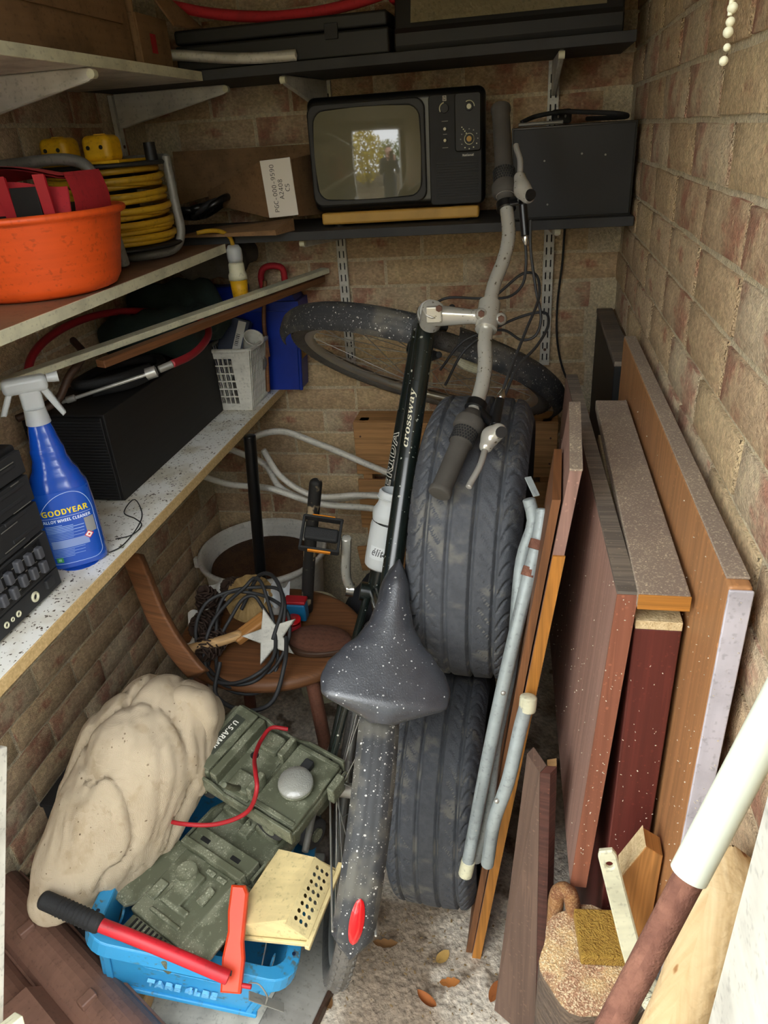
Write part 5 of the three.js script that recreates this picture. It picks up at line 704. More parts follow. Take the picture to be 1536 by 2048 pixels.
solo('hand_hook', tube([[0.066, 0.3, 1.40], [0.064, 0.47, 1.388], [0.068, 0.525, 1.383], [0.08, 0.535, 1.388], [0.09, 0.5, 1.395]], 0.0115, { rs: 12, cap: 0.9 }), mat('#b39a86', 0.9, { map: T.sawdust }), 'dusty brown rounded hook standing behind the log', 'hook');
{ const p = thing('sleeved_pole', 'rusty metal pole with smooth white plastic sleeve leaning in the doorway', 'pole', [0, 0, 0]); part(p, 'pole', tube([[-0.278, 0.012, 2.088], [0.145, 1.008, 1.678]], 0.0118, { n: 6, rs: 18 }), M.rust, 'rusty lower pole'); part(p, 'sleeve', tube([[0.1375, 0.993, 1.684], [0.206, 1.153, 1.618]], 0.0148, { n: 6, rs: 22, cap: 0.15 }), mat('#e2e8d6', 0.35), 'smooth greenish white sleeve'); }
solo('branch_pole', vg(grid(28, 40, (u, w) => { const a = -u * 2 * PI, c = v(0.02, 0.014, 1.86).lerp(v(0.196, 0.93, 1.596), w).add(v(0.006 * Math.sin(w * 9), 0, 0.006 * Math.cos(w * 7))), r = Math.max(0.0004, 0.029 * (1 + 0.1 * Math.sin(w * 17) * Math.sin(w * 5)) * Math.min(1, Math.sqrt(Math.min(w, 1 - w) * 40)) + 0.003 * fbm(u, w, 6, 10, 3, 770)); return [c.x + r * Math.cos(a), c.y + r * 0.3 * Math.sin(a), c.z + r * Math.sin(a)]; }, true)), M.bark, 'bare peeled branch used as a pole by the white door frame', 'branch');
solo('pale_lath', beamGeo([0.197, 0.02, 1.515], [0.2, 0.62, 1.5], 0.03, 0.012, [1, 0, 0]), M.paleEdge, 'pale painted lath standing beside the log', 'lath');
{ const c = thing('pull_cord', 'knotted white pull cord hanging from the ceiling', 'cord', [0.13, 1.558, 1.455]); part(c, 'cord', tube([[0, 0.03, 0], [0.003, 0.2, 0.0], [0, 0.562, 0]], 0.0018, { rs: 6 }), M.ivory); [[0, 0.003, 0.0032], [0.001, 0.011, 0.0026], [0.0005, 0.02, 0.0036], [0.001, 0.026, 0.0032], [0.0012, 0.034, 0.0036], [0.001, 0.042, 0.004]].forEach(([x, y, r]) => part(c, 'knot', at(ball(r, 10, 8), x, y, 0), M.ivory)); part(c, 'ceiling_rose', at(cyl(0.025, 0.025, 0.0, 16), 0, 0.562, 0), M.ivory); }

// ================= old chair and the clutter on it =================
{
  const c = thing('old_chair', 'old wooden chair without back loaded with clutter behind the cloth bundle', 'chair', [-0.62, 0, 0.7]);
  const seat = grid(48, 10, (u, w) => { const a = u * 2 * PI, p = [[0.0, 0.4], [0.93, 0.4], [1, 0.407], [1.01, 0.42], [0.99, 0.432], [0.9, 0.436], [0.5, 0.43], [0, 0.428]], f = w * 7, i = Math.min(6, f | 0), t = f - i, r = lerp(p[i][0], p[i + 1][0], t), y = lerp(p[i][1], p[i + 1][1], t); return [-0.235 * r * Math.cos(a), y, 0.2 * r * Math.sin(a)]; });
  part(c, 'seat', seat, M.oldWood);
  for (const [x, z] of [[0.14, 0.13], [-0.15, 0.12], [0.13, -0.12], [-0.14, -0.12]]) part(c, 'leg', tube([[x, 0.402, z], [x * 1.12, 0.2, z * 1.12], [x * 1.25, 0.008, z * 1.25]], 0.017, { rs: 12 }), M.leather);
  part(c, 'stretcher', tube([[-0.16, 0.16, 0.13], [0.16, 0.16, 0.14]], 0.01), M.oldWood);
  part(c, 'arm', (() => { const cv = new THREE.CatmullRomCurve3([v(-0.265, 0.716, 0.102), v(-0.227, 0.669, 0.142), v(-0.182, 0.607, 0.188), v(-0.132, 0.557, 0.227), v(-0.083, 0.523, 0.258), v(-0.066, 0.506, 0.263)]); return grid(16, 24, (u, w) => { const a = -u * 2 * PI, p = cv.getPoint(w), e = Math.min(1, Math.sqrt(Math.min(w, 1 - w) * 30)), k = Math.pow(Math.abs(Math.cos(a)), 0.4) * Math.sign(Math.cos(a)), m = Math.pow(Math.abs(Math.sin(a)), 0.4) * Math.sign(Math.sin(a)); return [p.x + 0.024 * k * e, p.y + 0.012 * k * e + 0.009 * m * e, p.z + 0.012 * m * e]; }, true); })(), M.oldWood, 'curved wooden arm');
}
{ // pine cones
  const scaleG = []; for (let i = 0; i < 70; i++) { const t = i / 70, a = i * 2.39996, r = 0.026 * Math.sin(PI * Math.min(0.97, 0.12 + t * 0.85)) + 0.004, y = -0.038 + 0.078 * t; const g = prism([[-0.007, 0], [0.007, 0], [0.0085, 0.008], [0, 0.013], [-0.0085, 0.008]], 0.003, 0.0006); g.rotateX(PI / 2 - 0.5 - t * 0.6); g.translate(0, 0, r * 0.6); g.rotateY(a); g.translate(0, y, 0); scaleG.push(g); }
  const sg = merge(scaleG), core = ball(1, 12, 10).scale(0.018, 0.036, 0.018), cm = mat('#3a261a', 0.8, { map: T.mottle });
  [['dark brown pine cone leaning on the chair arm', -0.795, 0.478, 0.66, 0.3, 0.4], ['dark brown pine cone among torn papers', -0.775, 0.474, 0.74, 1.2, -0.5], ['dark brown pine cone low beside the cable coil', -0.73, 0.47, 0.81, 1.4, 0.9], ['dark brown pine cone at the rear of the seat', -0.755, 0.475, 0.585, 0.8, 2.0]].forEach(([l, x, y, z, rx, ry]) => { const t = thing('pine_cone', l, 'pine cone', [x, y, z], 'pine cones on the old chair'); t.rotation.set(rx, ry, 0); t.scale.setScalar(1.3); part(t, 'core', core, cm); part(t, 'scales', sg, cm).userData.kind = 'stuff'; });
}
{ const f = thing('ribbed_shell', 'fan shaped tan ribbed shell on the old chair', 'shell', [-0.69, 0.437, 0.64]); const g = part(f, 'shell', grid(72, 10, (u, w) => { const a = u * 2 * PI, r = 0.064 * (0.08 + 0.92 * w), rib = 0.004 * Math.cos(a * 15) * w; return [r * Math.cos(a), 0.05 * (1 - w * w) * 0.5 + rib, r * Math.sin(a)]; }), mat('#a88a58', 0.75, { map: T.grime })); g.rotation.set(0.75, 0.2, -0.15); g.position.set(0, 0.052, 0); }
{ const c = thing('cable_coil', 'coil of black rubber cable hanging over the front of the old chair', 'cable', [-0.6, 0.437, 0.78]);
  for (let k = 0; k < 4; k++) { const R0 = 0.078 + 0.014 * (k % 3), pts = []; for (let i = 0; i < 12; i++) { const a = i / 12 * 2 * PI; pts.push([-0.045 + R0 * Math.cos(a) + 0.02 * Math.sin(a * 2 + k * 2.1), 0.035 + 0.014 * k - 0.075 * Math.sin(a) + 0.01 * Math.cos(a * 3 + k), 0.02 + (0.09 + 0.006 * k) * Math.sin(a)]); } part(c, 'cable_loop', tube(pts, 0.0045, { closed: true, n: 70, rs: 8 }), M.rubberCord); }
  part(c, 'cable_tail', tube([[0.06, 0.06, 0.02], [0.075, 0.04, 0.09], [0.05, -0.03, 0.145], [-0.01, -0.045, 0.16], [-0.08, -0.02, 0.145], [-0.085, 0.03, 0.09]], 0.0052, { n: 50 }), M.rubberCord);
  part(c, 'cable_tail', tube([[-0.09, 0.06, -0.08], [-0.05, 0.13, -0.13], [0.0, 0.15, -0.1], [0.04, 0.12, -0.04], [0.03, 0.06, 0.03]], 0.005, { n: 40 }), M.rubberCord); }
{ const b = thing('wooden_brush', 'hand brush with turned wooden handle across the front of the old chair', 'brush', [-0.71, 0.45, 0.84]); part(b, 'handle', tube([[-0.065, 0.035, 0.02], [-0.03, 0.036, 0.0], [0.02, 0.04, -0.025], [0.05, 0.045, -0.04]], 0.0125, { cap: 0.9, rs: 12 }), M.pineLight); const h = part(b, 'brush_block', box(0.09, 0.022, 0.035, 0.006, 2), M.pine); h.position.set(0.075, 0.052, -0.06); h.rotation.set(0.2, 0.7, 0.3); }
{ const s = []; for (let i = 0; i < 10; i++) { const a = i / 10 * 2 * PI + 0.5, r = i % 2 ? 0.034 : 0.082; s.push([r * Math.cos(a), r * Math.sin(a)]); } const t = thing('foam_star', 'white foam star standing tilted among the cables', 'star', [-0.578, 0.497, 0.8]); const g = part(t, 'star', prism(s, 0.02, 0.003), mat('#cfcdc4', 0.9, { map: T.grime })); g.rotation.set(-0.75, 0.15, 0.2); g.scale.setScalar(0.85); }
{ const t = thing('red_tub', 'small glossy red tub among the clutter on the old chair', 'tub', [-0.553, 0.4375, 0.715]); part(t, 'tub', lathe([[0, 0], [0.018, 0], [0.02, 0.035], [0.016, 0.04], [0, 0.04]], 20), M.red); part(t, 'lid', at(lathe([[0, 0], [0.021, 0], [0.021, 0.01], [0, 0.011]], 20), 0, 0.041, 0), M.redLens);
  const u = thing('blue_tin', 'small blue tin behind the red tub', 'tin', [-0.565, 0.4375, 0.645]); part(u, 'tin', at(box(0.055, 0.05, 0.03, 0.005, 2), 0, 0.0255, 0), mat('#1f6f9c', 0.4)); part(u, 'lid', at(box(0.058, 0.01, 0.033, 0.004, 2), 0, 0.057, 0), M.red);
  const w = thing('foil_blister', 'crumpled silver foil pack beside the blue tin', 'foil pack', [-0.615, 0.4375, 0.63]); part(w, 'pack', grid(14, 10, (a, b) => [-0.03 + 0.06 * a, 0.05 + 0.012 * Math.sin(a * 9 + b * 5) + 0.03 * b, 0.03 - 0.05 * b]), M.foil); part(w, 'backing', at(box(0.05, 0.04, 0.02, 0.002), 0, 0.022, 0), M.paper); }
[['torn white paper tucked under the pine cones', -0.815, 0.455, 0.69, 0.4], ['crumpled white paper beside the chair arm', -0.79, 0.45, 0.79, 1.3], ['curled pale paper at the rear of the seat', -0.8, 0.47, 0.6, 2.2], ['small scrap of white paper near the brush', -0.7, 0.452, 0.79, 0.1]].forEach(([l, x, y, z, r]) => { const t = thing('paper_scrap', l, 'paper', [x, y, z], 'scraps of paper on the old chair'); t.rotation.y = r; part(t, 'sheet', merge([grid(10, 8, (a, b) => [-0.03 + 0.06 * a, 0.012 * Math.sin(a * 5 + r) * Math.cos(b * 4) + 0.03 * a * b, -0.025 + 0.05 * b])]), M.paper); });
{ const s = thing('leather_slipper', 'brown leather slipper lying on the right of the old chair', 'slipper', [-0.478, 0.437, 0.745]); part(s, 'sole', grid(40, 8, (u, w) => { const a = u * 2 * PI, p = [[0, 0], [0.97, 0], [1, 0.004], [0.99, 0.015], [0, 0.015]], f = w * 4, i = Math.min(3, f | 0), t = f - i, r = lerp(p[i][0], p[i + 1][0], t); return [-r * 0.085 * Math.cos(a), 0.001 + lerp(p[i][1], p[i + 1][1], t), r * 0.052 * Math.sin(a) * (1 + 0.15 * Math.cos(a))]; }), M.darkWood); part(s, 'upper', at(ball(1, 24, 12).scale(0.08, 0.024, 0.048), 0, 0.018, 0), M.leather); }
{ const b = thing('paint_pot', 'blue and cream pot standing behind the old chair', 'pot', [-0.6, 0, 0.42]); part(b, 'pot', at(lathe([[0, 0], [0.07, 0], [0.075, 0.3], [0.078, 0.31], [0.07, 0.32], [0, 0.318]], 32), 0, 0.001, 0), M.ivory); part(b, 'label', at(lathe([[0.0735, 0.05], [0.0765, 0.28]], 32, 0.2, 2.2), 0, 0.001, 0), M.navy, 'dark blue label'); 
  const k = thing('black_bag', 'dark folded bag on the floor behind the pedal', 'bag', [-0.47, 0, 0.4]); part(k, 'bag', blob([[[-0.03, 0.1, 0], 0.1, [0.05, 0.28, 0.02], 0.08], [[0.05, 0.28, 0.02], 0.08, [0.06, 0.36, 0.0], 0.05]], 0.014, 40, (p) => 0.01 * Math.sin(p.x * 50 + p.y * 30) * Math.sin(p.z * 45)), mat('#23252b', 0.8, { map: T.mottle })); }

// ================= crate with toy vehicles =================
const { FontLoader } = await import('three/addons/loaders/FontLoader.js');
const { TextGeometry } = await import('three/addons/geometries/TextGeometry.js');
const font = await new FontLoader().loadAsync('fonts/droid/droid_sans_bold.typeface.json');
const text3 = (s, size, d) => { const g = new TextGeometry(s, { font, size, depth: d, curveSegments: 3, bevelEnabled: false }); g.computeBoundingBox(); const b = g.boundingBox; g.translate(-(b.max.x + b.min.x) / 2, -(b.max.y + b.min.y) / 2, 0); return uvm(g); };
{
  const k = thing('plastic_crate', 'bright blue plastic crate marked TARE 4LBS holding toy army vehicles', 'crate', [-0.639, 0.095, 1.218]); k.rotation.set(-0.124, 0.164, -0.329, 'YXZ');
  const HW = 0.169, HL = 0.2345, Hh = 0.17, t = 0.005;   // local: z to the front
  const wallQ = (a, b, c, d, n) => { a = pt(a); b = pt(b); c = pt(c); d = pt(d); const N = b.clone().sub(a).cross(d.clone().sub(a)).normalize().multiplyScalar(t); const i = (p) => p.clone().sub(N).toArray(); return hexGeo([a.toArray(), b.toArray(), i(b), i(a), d.toArray(), c.toArray(), i(c), i(d)]); };
  const bx = 0.142, bz = 0.2;
  part(k, 'base', at(box(2 * bx - 0.01, 0.006, 2 * bz - 0.01, 0.001), 0, 0.004, 0), M.crate);
  // slotted front wall
  const side = (w0, w1, holes) => prism(shape([[-w0, 0], [w0, 0], [w1, Hh], [-w1, Hh]], holes), t, 0.0008);
  const tilt = Math.atan2(HL - bz, Hh), tiltX = Math.atan2(HW - bx, Hh);
  const slot = (cx, cy, w, h) => rrect(w, h, h / 2.05, 4).map(([x, y]) => [x + cx, y + cy]);
  part(k, 'front_wall', at(rot(side(bx, HW, [slot(0, 0.1, 0.16, 0.022)]), tilt, 0, 0), 0, 0.002, bz), M.crate);
  part(k, 'back_wall', at(rot(side(bx, HW, [slot(0, 0.115, 0.15, 0.02)]), -tilt, 0, 0), 0, 0.002, -bz), M.crate);
  for (const s of [-1, 1]) part(k, 'side_wall', at(rot(rot(side(bz, HL, [-0.15, -0.09, -0.03, 0.05, 0.12].map((x) => circ(x, 0.075, 0.016, 14))), tiltX, 0, 0), 0, s * PI / 2, 0), s * bx, 0.002, 0), M.crate);
  // rolled rim
  const ring = (hw, hl, r) => rrect(2 * hw, 2 * hl, r, 6);
  const rimG = prism(shape(ring(HW + 0.022, HL + 0.022, 0.05), [ring(HW - 0.002, HL - 0.002, 0.035).reverse()]), 0.006, 0.0015); rimG.rotateX(PI / 2); part(k, 'rim', rimG.translate(0, Hh + 0.003, 0), M.crate);
  const lipG = prism(shape(ring(HW + 0.0225, HL + 0.0225, 0.05), [ring(HW + 0.018, HL + 0.018, 0.047).reverse()]), 0.03, 0.001); lipG.rotateX(PI / 2); part(k, 'rim_skirt', lipG.translate(0, Hh - 0.011, 0), M.crate);
  for (const x of [-0.13, 0.13]) part(k, 'corner_rib', beamGeo([x, 0.01, bz + 0.006], [x * 1.16, Hh - 0.02, HL + 0.003], 0.012, 0.004, [0, 0, 1]), M.crate);
  part(k, 'foot_rail', at(box(2 * bx + 0.01, 0.01, 0.012, 0.003), 0, 0.006, bz + 0.004), M.crate);
  const tx = text3('TARE 4LBS', 0.0155, 0.006); tx.scale(1.25, 1, 1); tx.rotateX(tilt); part(k, 'raised_lettering', tx.translate(0.0, 0.05, bz + 0.0145), mat('#74bce6', 0.5), 'raised lettering TARE 4LBS');
  for (let i = 0; i < 5; i++) for (const s of [-1, 1]) part(k, 'rim_rivet', at(rot(cyl(0.0035, 0.0035, 0.002, 10), 0, 0, 0), s * (HW + 0.01), Hh + 0.0068, -0.2 + i * 0.1), M.navy);
  const w = thing('white_board', 'white painted board on the floor under the blue crate', 'board', [-0.6, 0, 1.24]); w.rotation.y = 0.1; part(w, 'board', at(box(0.36, 0.018, 0.44, 0.003), 0, 0.0095, 0), M.whitePaint); part(w, 'batten', at(box(0.05, 0.05, 0.4, 0.002), -0.14, 0.0445, 0), M.pineLight);
  const s2 = thing('grey_slab', 'grey painted board lying on the floor between the crate and the rear wheel', 'board', [-0.42, 0, 1.36]); s2.rotation.y = -0.22; part(s2, 'board', at(box(0.1, 0.02, 0.42, 0.004, 2), 0, 0.0105, 0), mat('#9a968e', 0.8, { map: T.grime })); part(s2, 'edge_strip', at(box(0.008, 0.024, 0.42, 0.002), 0.054, 0.0125, 0), M.darkWood);
  solo('blue_sheet', grid(14, 10, (a, b) => [-0.76 + 0.2 * a, 0.06 + 0.012 * Math.sin(a * 7 + b * 3) + 0.03 * (1 - b), 1.45 + 0.1 * b]), mat('#3f5fc4', 0.35), 'smooth blue plastic sheet showing below the blue crate', 'sheet');
}
// toy army vehicles: local x forward, y up, z right
function jeepWheel(p, x, z, r) { const w = part(p, 'wheel', at(rot(lathe([[0.01, -0.012], [r * 0.5, -0.012], [r * 0.62, -0.015], [r * 0.95, -0.014], [r, -0.009], [r, 0.009], [r * 0.95, 0.014], [r * 0.62, 0.015], [r * 0.5, 0.012], [0.01, 0.012]], 26), PI / 2, 0, 0), x, r, z), M.tyreDark); part(w, 'wheel_hub', at(rot(cyl(r * 0.4, r * 0.45, 0.034, 16), PI / 2, 0, 0), x, r, z), M.olive); }
{ // jeep lying in the crate, bonnet off
  const j = thing('toy_jeep', 'dusty olive toy jeep with open engine bay lying inside the blue crate', 'toy jeep', [-0.553, 0.262, 1.232]); orient(j, [-0.4, -0.06, 0.915], [0, 1, 0.05]); j.scale.setScalar(1.08);
  const O = M.olive, hb = (n, x0, x1, y0, y1, z0, z1, r = 0.003, m = O) => part(j, n, at(box(x1 - x0, y1 - y0, z1 - z0, r, 2), (x0 + x1) / 2, (y0 + y1) / 2, (z0 + z1) / 2), m);
  hb('body', -0.2, 0.11, 0.0, 0.028, -0.078, 0.078, 0.005); for (const s of [-1, 1]) part(j, 'side_panel', at(prism([[-0.2, 0.01], [0.02, 0.01], [0.02, 0.05], [-0.05, 0.05], [-0.08, 0.035], [-0.14, 0.035], [-0.16, 0.055], [-0.2, 0.055]], 0.006, 0.001), 0, 0, s * 0.083), O);
  hb('engine_tray', 0.035, 0.165, 0.026, 0.052, -0.062, 0.062, 0.004); for (const s of [-1, 1]) part(j, 'mudguard', at(rot(prism([[0.03, -0.028], [0.15, -0.028], [0.168, -0.012], [0.165, 0.03], [0.05, 0.032], [0.03, 0.018]], 0.008, 0.002), PI / 2, 0, 0), 0, 0.047, s * 0.088), O);
  part(j, 'air_cleaner', at(cyl(0.019, 0.02, 0.018, 28), 0.073, 0.06, 0.017), O); hb('engine_block', 0.06, 0.125, 0.05, 0.062, -0.015, 0.022); hb('engine_duct', 0.118, 0.13, 0.05, 0.06, -0.035, 0.025); hb('exhaust_pipe', 0.06, 0.13, 0.05, 0.059, 0.022, 0.032);
  part(j, 'starter', at(rot(cyl(0.008, 0.008, 0.028, 14), 0, 0, PI / 2), 0.085, 0.058, -0.04), O); hb('battery', 0.1, 0.135, 0.05, 0.058, 0.035, 0.055); for (let i = 0; i < 2; i++) hb('fuse_box', 0.043, 0.053, 0.051, 0.056, -0.05 + i * 0.026, -0.03 + i * 0.026);
  hb('radiator_edge', 0.143, 0.15, 0.05, 0.058, -0.04, 0.03); hb('bulkhead', 0.022, 0.036, 0.03, 0.066, -0.074, 0.074, 0.002);
  const gr = hb('grille', 0.165, 0.195, 0.008, 0.045, -0.055, 0.055, 0.004); for (let i = 0; i < 9; i++) part(gr, 'grille_slot', at(box(0.024, 0.002, 0.004, 0.0005), 0.18, 0.0462, -0.04 + i * 0.01), M.black); for (const s of [-1, 1]) hb('bumper_tab', 0.19, 0.2, 0.02, 0.046, s * 0.035 - 0.004, s * 0.035 + 0.004);
  hb('dashboard', -0.012, 0.022, 0.028, 0.056, -0.074, 0.074, 0.003); for (const z of [-0.045, 0.03]) hb('windscreen_slot', 0.004, 0.012, 0.054, 0.0575, z, z + 0.02, 0.0006, M.black);
  hb('cab_floor', -0.13, -0.012, 0.026, 0.032, -0.076, 0.076); hb('gear_box', -0.075, -0.04, 0.03, 0.046, -0.012, 0.01); part(j, 'gear_lever', at(cyl(0.004, 0.005, 0.01, 10), -0.06, 0.05, -0.001), M.olive);
  for (const s of [-1, 1]) { const b = hb('seat', -0.125, -0.06, 0.03, 0.052, s * 0.042 - 0.027, s * 0.042 + 0.027, 0.006); part(b, 'seat_back', at(rot(box(0.016, 0.058, 0.054, 0.005, 2), 0, 0, 0.35), -0.135, 0.068, s * 0.042), O); }
  hb('rear_bench', -0.195, -0.155, 0.026, 0.05, -0.07, 0.07, 0.005); for (const s of [-1, 1]) { jeepWheel(j, 0.09, s * 0.088, 0.03); jeepWheel(j, -0.13, s * 0.088, 0.03); }
  for (const w of j.children) if (w.name === 'wheel') w.position.y = -0.026;
}
{ // jeep with the big lamp on top
  const j = thing('toy_jeep', 'olive toy jeep lettered U.S.ARMY on top of the pile with a round lamp', 'toy jeep', [-0.505, 0.395, 1.118]); orient(j, [-0.92, 0.12, -0.36], [0, 1, 0.12]);
  const O = M.olive, hb = (n, x0, x1, y0, y1, z0, z1, r = 0.003, m = O) => part(j, n, at(box(x1 - x0, y1 - y0, z1 - z0, r, 2), (x0 + x1) / 2, (y0 + y1) / 2, (z0 + z1) / 2), m);
  hb('body', -0.145, 0.12, 0.0, 0.03, -0.082, 0.082, 0.006); hb('bonnet', 0.065, 0.13, 0.028, 0.058, -0.078, 0.078, 0.006);
  const tm = mat('#ffffff', 0.6, { map: textTex(512, 128, (x) => { x.fillStyle = '#e8e8de'; x.font = 'bold 84px sans-serif'; x.textAlign = 'center'; x.fillText('★U.S.ARMY★', 256, 94, 490); }, '#363a30') });
  const scr = part(j, 'windscreen_panel', at(rot(box(0.05, 0.005, 0.15, 0.002), 0, 0, 0.12), 0.088, 0.066, 0), O); const d = decal(scr, 'lettering', 0.098, 0.024, tm, [0.09, 0.0695, 0.004], [0, 0, 0]); d.quaternion.setFromRotationMatrix(new THREE.Matrix4().makeBasis(v(0, 0, -1), v(0.993, 0.12, 0), v(-0.12, 0.993, 0)).multiply(new THREE.Matrix4())); d.quaternion.setFromRotationMatrix(new THREE.Matrix4().makeBasis(v(0, 0, -1), v(-0.993, -0.12, 0), v(-0.12, 0.993, 0)));
  for (const s of [-1, 1]) part(j, 'side_panel', at(prism([[-0.145, 0.01], [0.12, 0.01], [0.12, 0.05], [0.05, 0.05], [0.02, 0.035], [-0.03, 0.035], [-0.06, 0.05], [-0.145, 0.05]], 0.006, 0.001), 0, 0, s * 0.086), O);
  hb('cab_floor', -0.03, 0.062, 0.028, 0.034, -0.076, 0.076); hb('dashboard', 0.045, 0.062, 0.03, 0.062, -0.076, 0.076); part(j, 'steering_hole', at(cyl(0.0085, 0.0085, 0.002, 20), 0.025, 0.0348, 0.012), M.black);
  hb('seat', -0.015, 0.03, 0.032, 0.05, 0.028, 0.07, 0.006); hb('seat', -0.025, 0.025, 0.032, 0.05, -0.07, -0.03, 0.006); hb('seat_back', -0.04, -0.026, 0.03, 0.072, -0.07, -0.025, 0.004); hb('seat_back', -0.04, -0.026, 0.03, 0.066, 0.024, 0.072, 0.004);
  hb('rear_deck', -0.143, -0.04, 0.03, 0.044, -0.078, 0.078, 0.005); hb('deck_rail', -0.14, -0.045, 0.044, 0.049, 0.066, 0.076); hb('deck_rail', -0.14, -0.045, 0.044, 0.049, -0.076, -0.066);
  part(j, 'exhaust', tube([[0.0, 0.035, -0.06], [-0.01, 0.08, -0.085], [-0.015, 0.12, -0.105]], 0.006), O);
  const l = part(j, 'lamp', at(lathe([[0, 0], [0.026, 0], [0.034, 0.012], [0.0345, 0.02], [0, 0.02]], 32), -0.098, 0.044, -0.008), O); part(l, 'lamp_lens', at(lathe([[0.034, 0], [0.0325, 0.006], [0.02, 0.011], [0, 0.013]], 32), -0.098, 0.064, -0.008), M.lens, 'clear round lamp lens');
  hb('lamp_switch', -0.1, -0.08, 0.044, 0.062, 0.026, 0.05, 0.004, M.charcoal); hb('jerry_can', -0.165, -0.148, 0.006, 0.05, 0.02, 0.06, 0.004); part(j, 'tow_ring', at(rot(torus(0.012, 0.003, 8, 18), 0, PI / 2, 0), -0.15, 0.012, 0.075), O);
  hb('number_plate', -0.1452, -0.147, 0.012, 0.024, 0.068, 0.08, 0.0004, M.paper); for (const s of [-1, 1]) { jeepWheel(j, 0.085, s * 0.07, 0.032); jeepWheel(j, -0.085, s * 0.07, 0.032); } for (const w of j.children) if (w.name === 'wheel') w.position.y = -0.03;
}
solo('red_wire', tube([[-0.69, 0.385, 1.235], [-0.62, 0.395, 1.25], [-0.55, 0.4, 1.245], [-0.49, 0.43, 1.235], [-0.463, 0.49, 1.23], [-0.475, 0.5, 1.2], [-0.492, 0.49, 1.16], [-0.5, 0.478, 1.1], [-0.49, 0.48, 1.07], [-0.46, 0.47, 1.06]], 0.0042, { n: 80 }), M.red, 'red plastic wire curling over the two toy jeeps', 'wire');
{ // cream drainer
  const p = thing('cream_pot', 'cream plastic drainer with rows of round holes on the crate edge', 'drainer', [-0.405, 0.272, 1.31]); p.rotation.set(0.12, -0.16, -0.1);
  const holes = []; for (let i = 0; i < 3; i++) for (let q = 0; q < 8; q++) holes.push(circ(-0.011 + i * 0.011, -0.046 + q * 0.0132, 0.0038, 10));
  const W0 = -0.085, t = 0.003;
  const face = (a, b, c, d) => { a = pt(a); b = pt(b); c = pt(c); d = pt(d); const N = b.clone().sub(a).cross(d.clone().sub(a)).normalize().multiplyScalar(t), i = (x) => x.clone().sub(N).toArray(); return hexGeo([a.toArray(), b.toArray(), i(b), i(a), d.toArray(), c.toArray(), i(c), i(d)]); };
  part(p, 'sloping_top', face([-0.085, 0.03, 0.075], [0.03, 0.098, 0.055], [0.03, 0.098, -0.06], [-0.05, 0.06, -0.07]), M.cream);
  part(p, 'side', face([-0.085, 0.0, 0.078], [0.075, 0.06, 0.062], [0.03, 0.098, 0.055], [-0.085, 0.03, 0.075]), M.cream); part(p, 'side', face([0.075, 0.06, -0.07], [-0.06, 0.0, -0.08], [-0.05, 0.06, -0.07], [0.03, 0.098, -0.06]), M.cream);
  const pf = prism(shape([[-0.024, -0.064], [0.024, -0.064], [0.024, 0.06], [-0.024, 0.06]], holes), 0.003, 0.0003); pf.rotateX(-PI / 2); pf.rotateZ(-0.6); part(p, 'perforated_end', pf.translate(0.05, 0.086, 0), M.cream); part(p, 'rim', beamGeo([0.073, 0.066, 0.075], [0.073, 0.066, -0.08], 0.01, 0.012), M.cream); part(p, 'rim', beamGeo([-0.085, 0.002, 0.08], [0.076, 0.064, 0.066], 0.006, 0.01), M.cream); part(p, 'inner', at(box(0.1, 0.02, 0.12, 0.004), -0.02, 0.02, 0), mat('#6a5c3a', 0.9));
}
{ const t = thing('pruning_tool', 'orange plastic handled tool standing in the corner of the blue crate', 'tool', [-0.462, 0.2, 1.405]); t.scale.x = 1.35; part(t, 'handle', at(rot(prism([[-0.014, 0], [0.012, 0], [0.014, 0.05], [0.011, 0.075], [0.013, 0.15], [0.008, 0.162], [-0.01, 0.162], [-0.012, 0.12], [-0.01, 0.09], [-0.015, 0.05]], 0.016, 0.003), -0.9, 0.1, 0), 0, 0.06, 0.055), M.orangeTool); part(t, 'button', at(rot(cyl(0.004, 0.004, 0.012, 12), 0, 0, PI / 2), 0.018, 0.068, 0.045), M.red); part(t, 'slot', at(rot(box(0.004, 0.008, 0.001, 0.0003), -0.9, 0, 0), 0, 0.099, 0.045), M.black); part(t, 'blade', beamGeo([0.02, 0.05, 0.05], [0.06, 0.01, 0.04], 0.016, 0.002), M.dullSteel); part(t, 'spring', tube([[0.02, 0.07, 0.04], [0.035, 0.08, 0.045], [0.045, 0.06, 0.05], [0.04, 0.03, 0.05]], 0.0012, { rs: 5 }), M.dullSteel); }
{ const t = thing('lopper_handle', 'red lopper with black rubber grip lying across the front of the crate', 'lopper', [0, 0, 0]); part(t, 'grip', tube([[-0.79, 0.4026, 1.4347], [-0.69, 0.375, 1.445]], 0.0155, { n: 4, rs: 18, cap: 0.6 }), M.blackRub, 'black ribbed rubber grip'); for (let i = 0; i < 9; i++) { const f = 0.52 + i * 0.05; part(t, 'grip_ring', (() => { const g = torus(0.0155, 0.0012, 6, 22); g.applyQuaternion(new THREE.Quaternion().setFromUnitVectors(v(0, 0, 1), v(0.145, -0.04, 0.015).normalize())); return g.translate(-0.835 + 0.145 * f, 0.415 - 0.04 * f, 1.43 + 0.015 * f); })(), M.blackRub); } part(t, 'shaft', tube([[-0.692, 0.375, 1.4448], [-0.6, 0.348, 1.45], [-0.465, 0.295, 1.455]], 0.0115, { n: 20, rs: 14, cap: 0.2 }), M.redTool); }

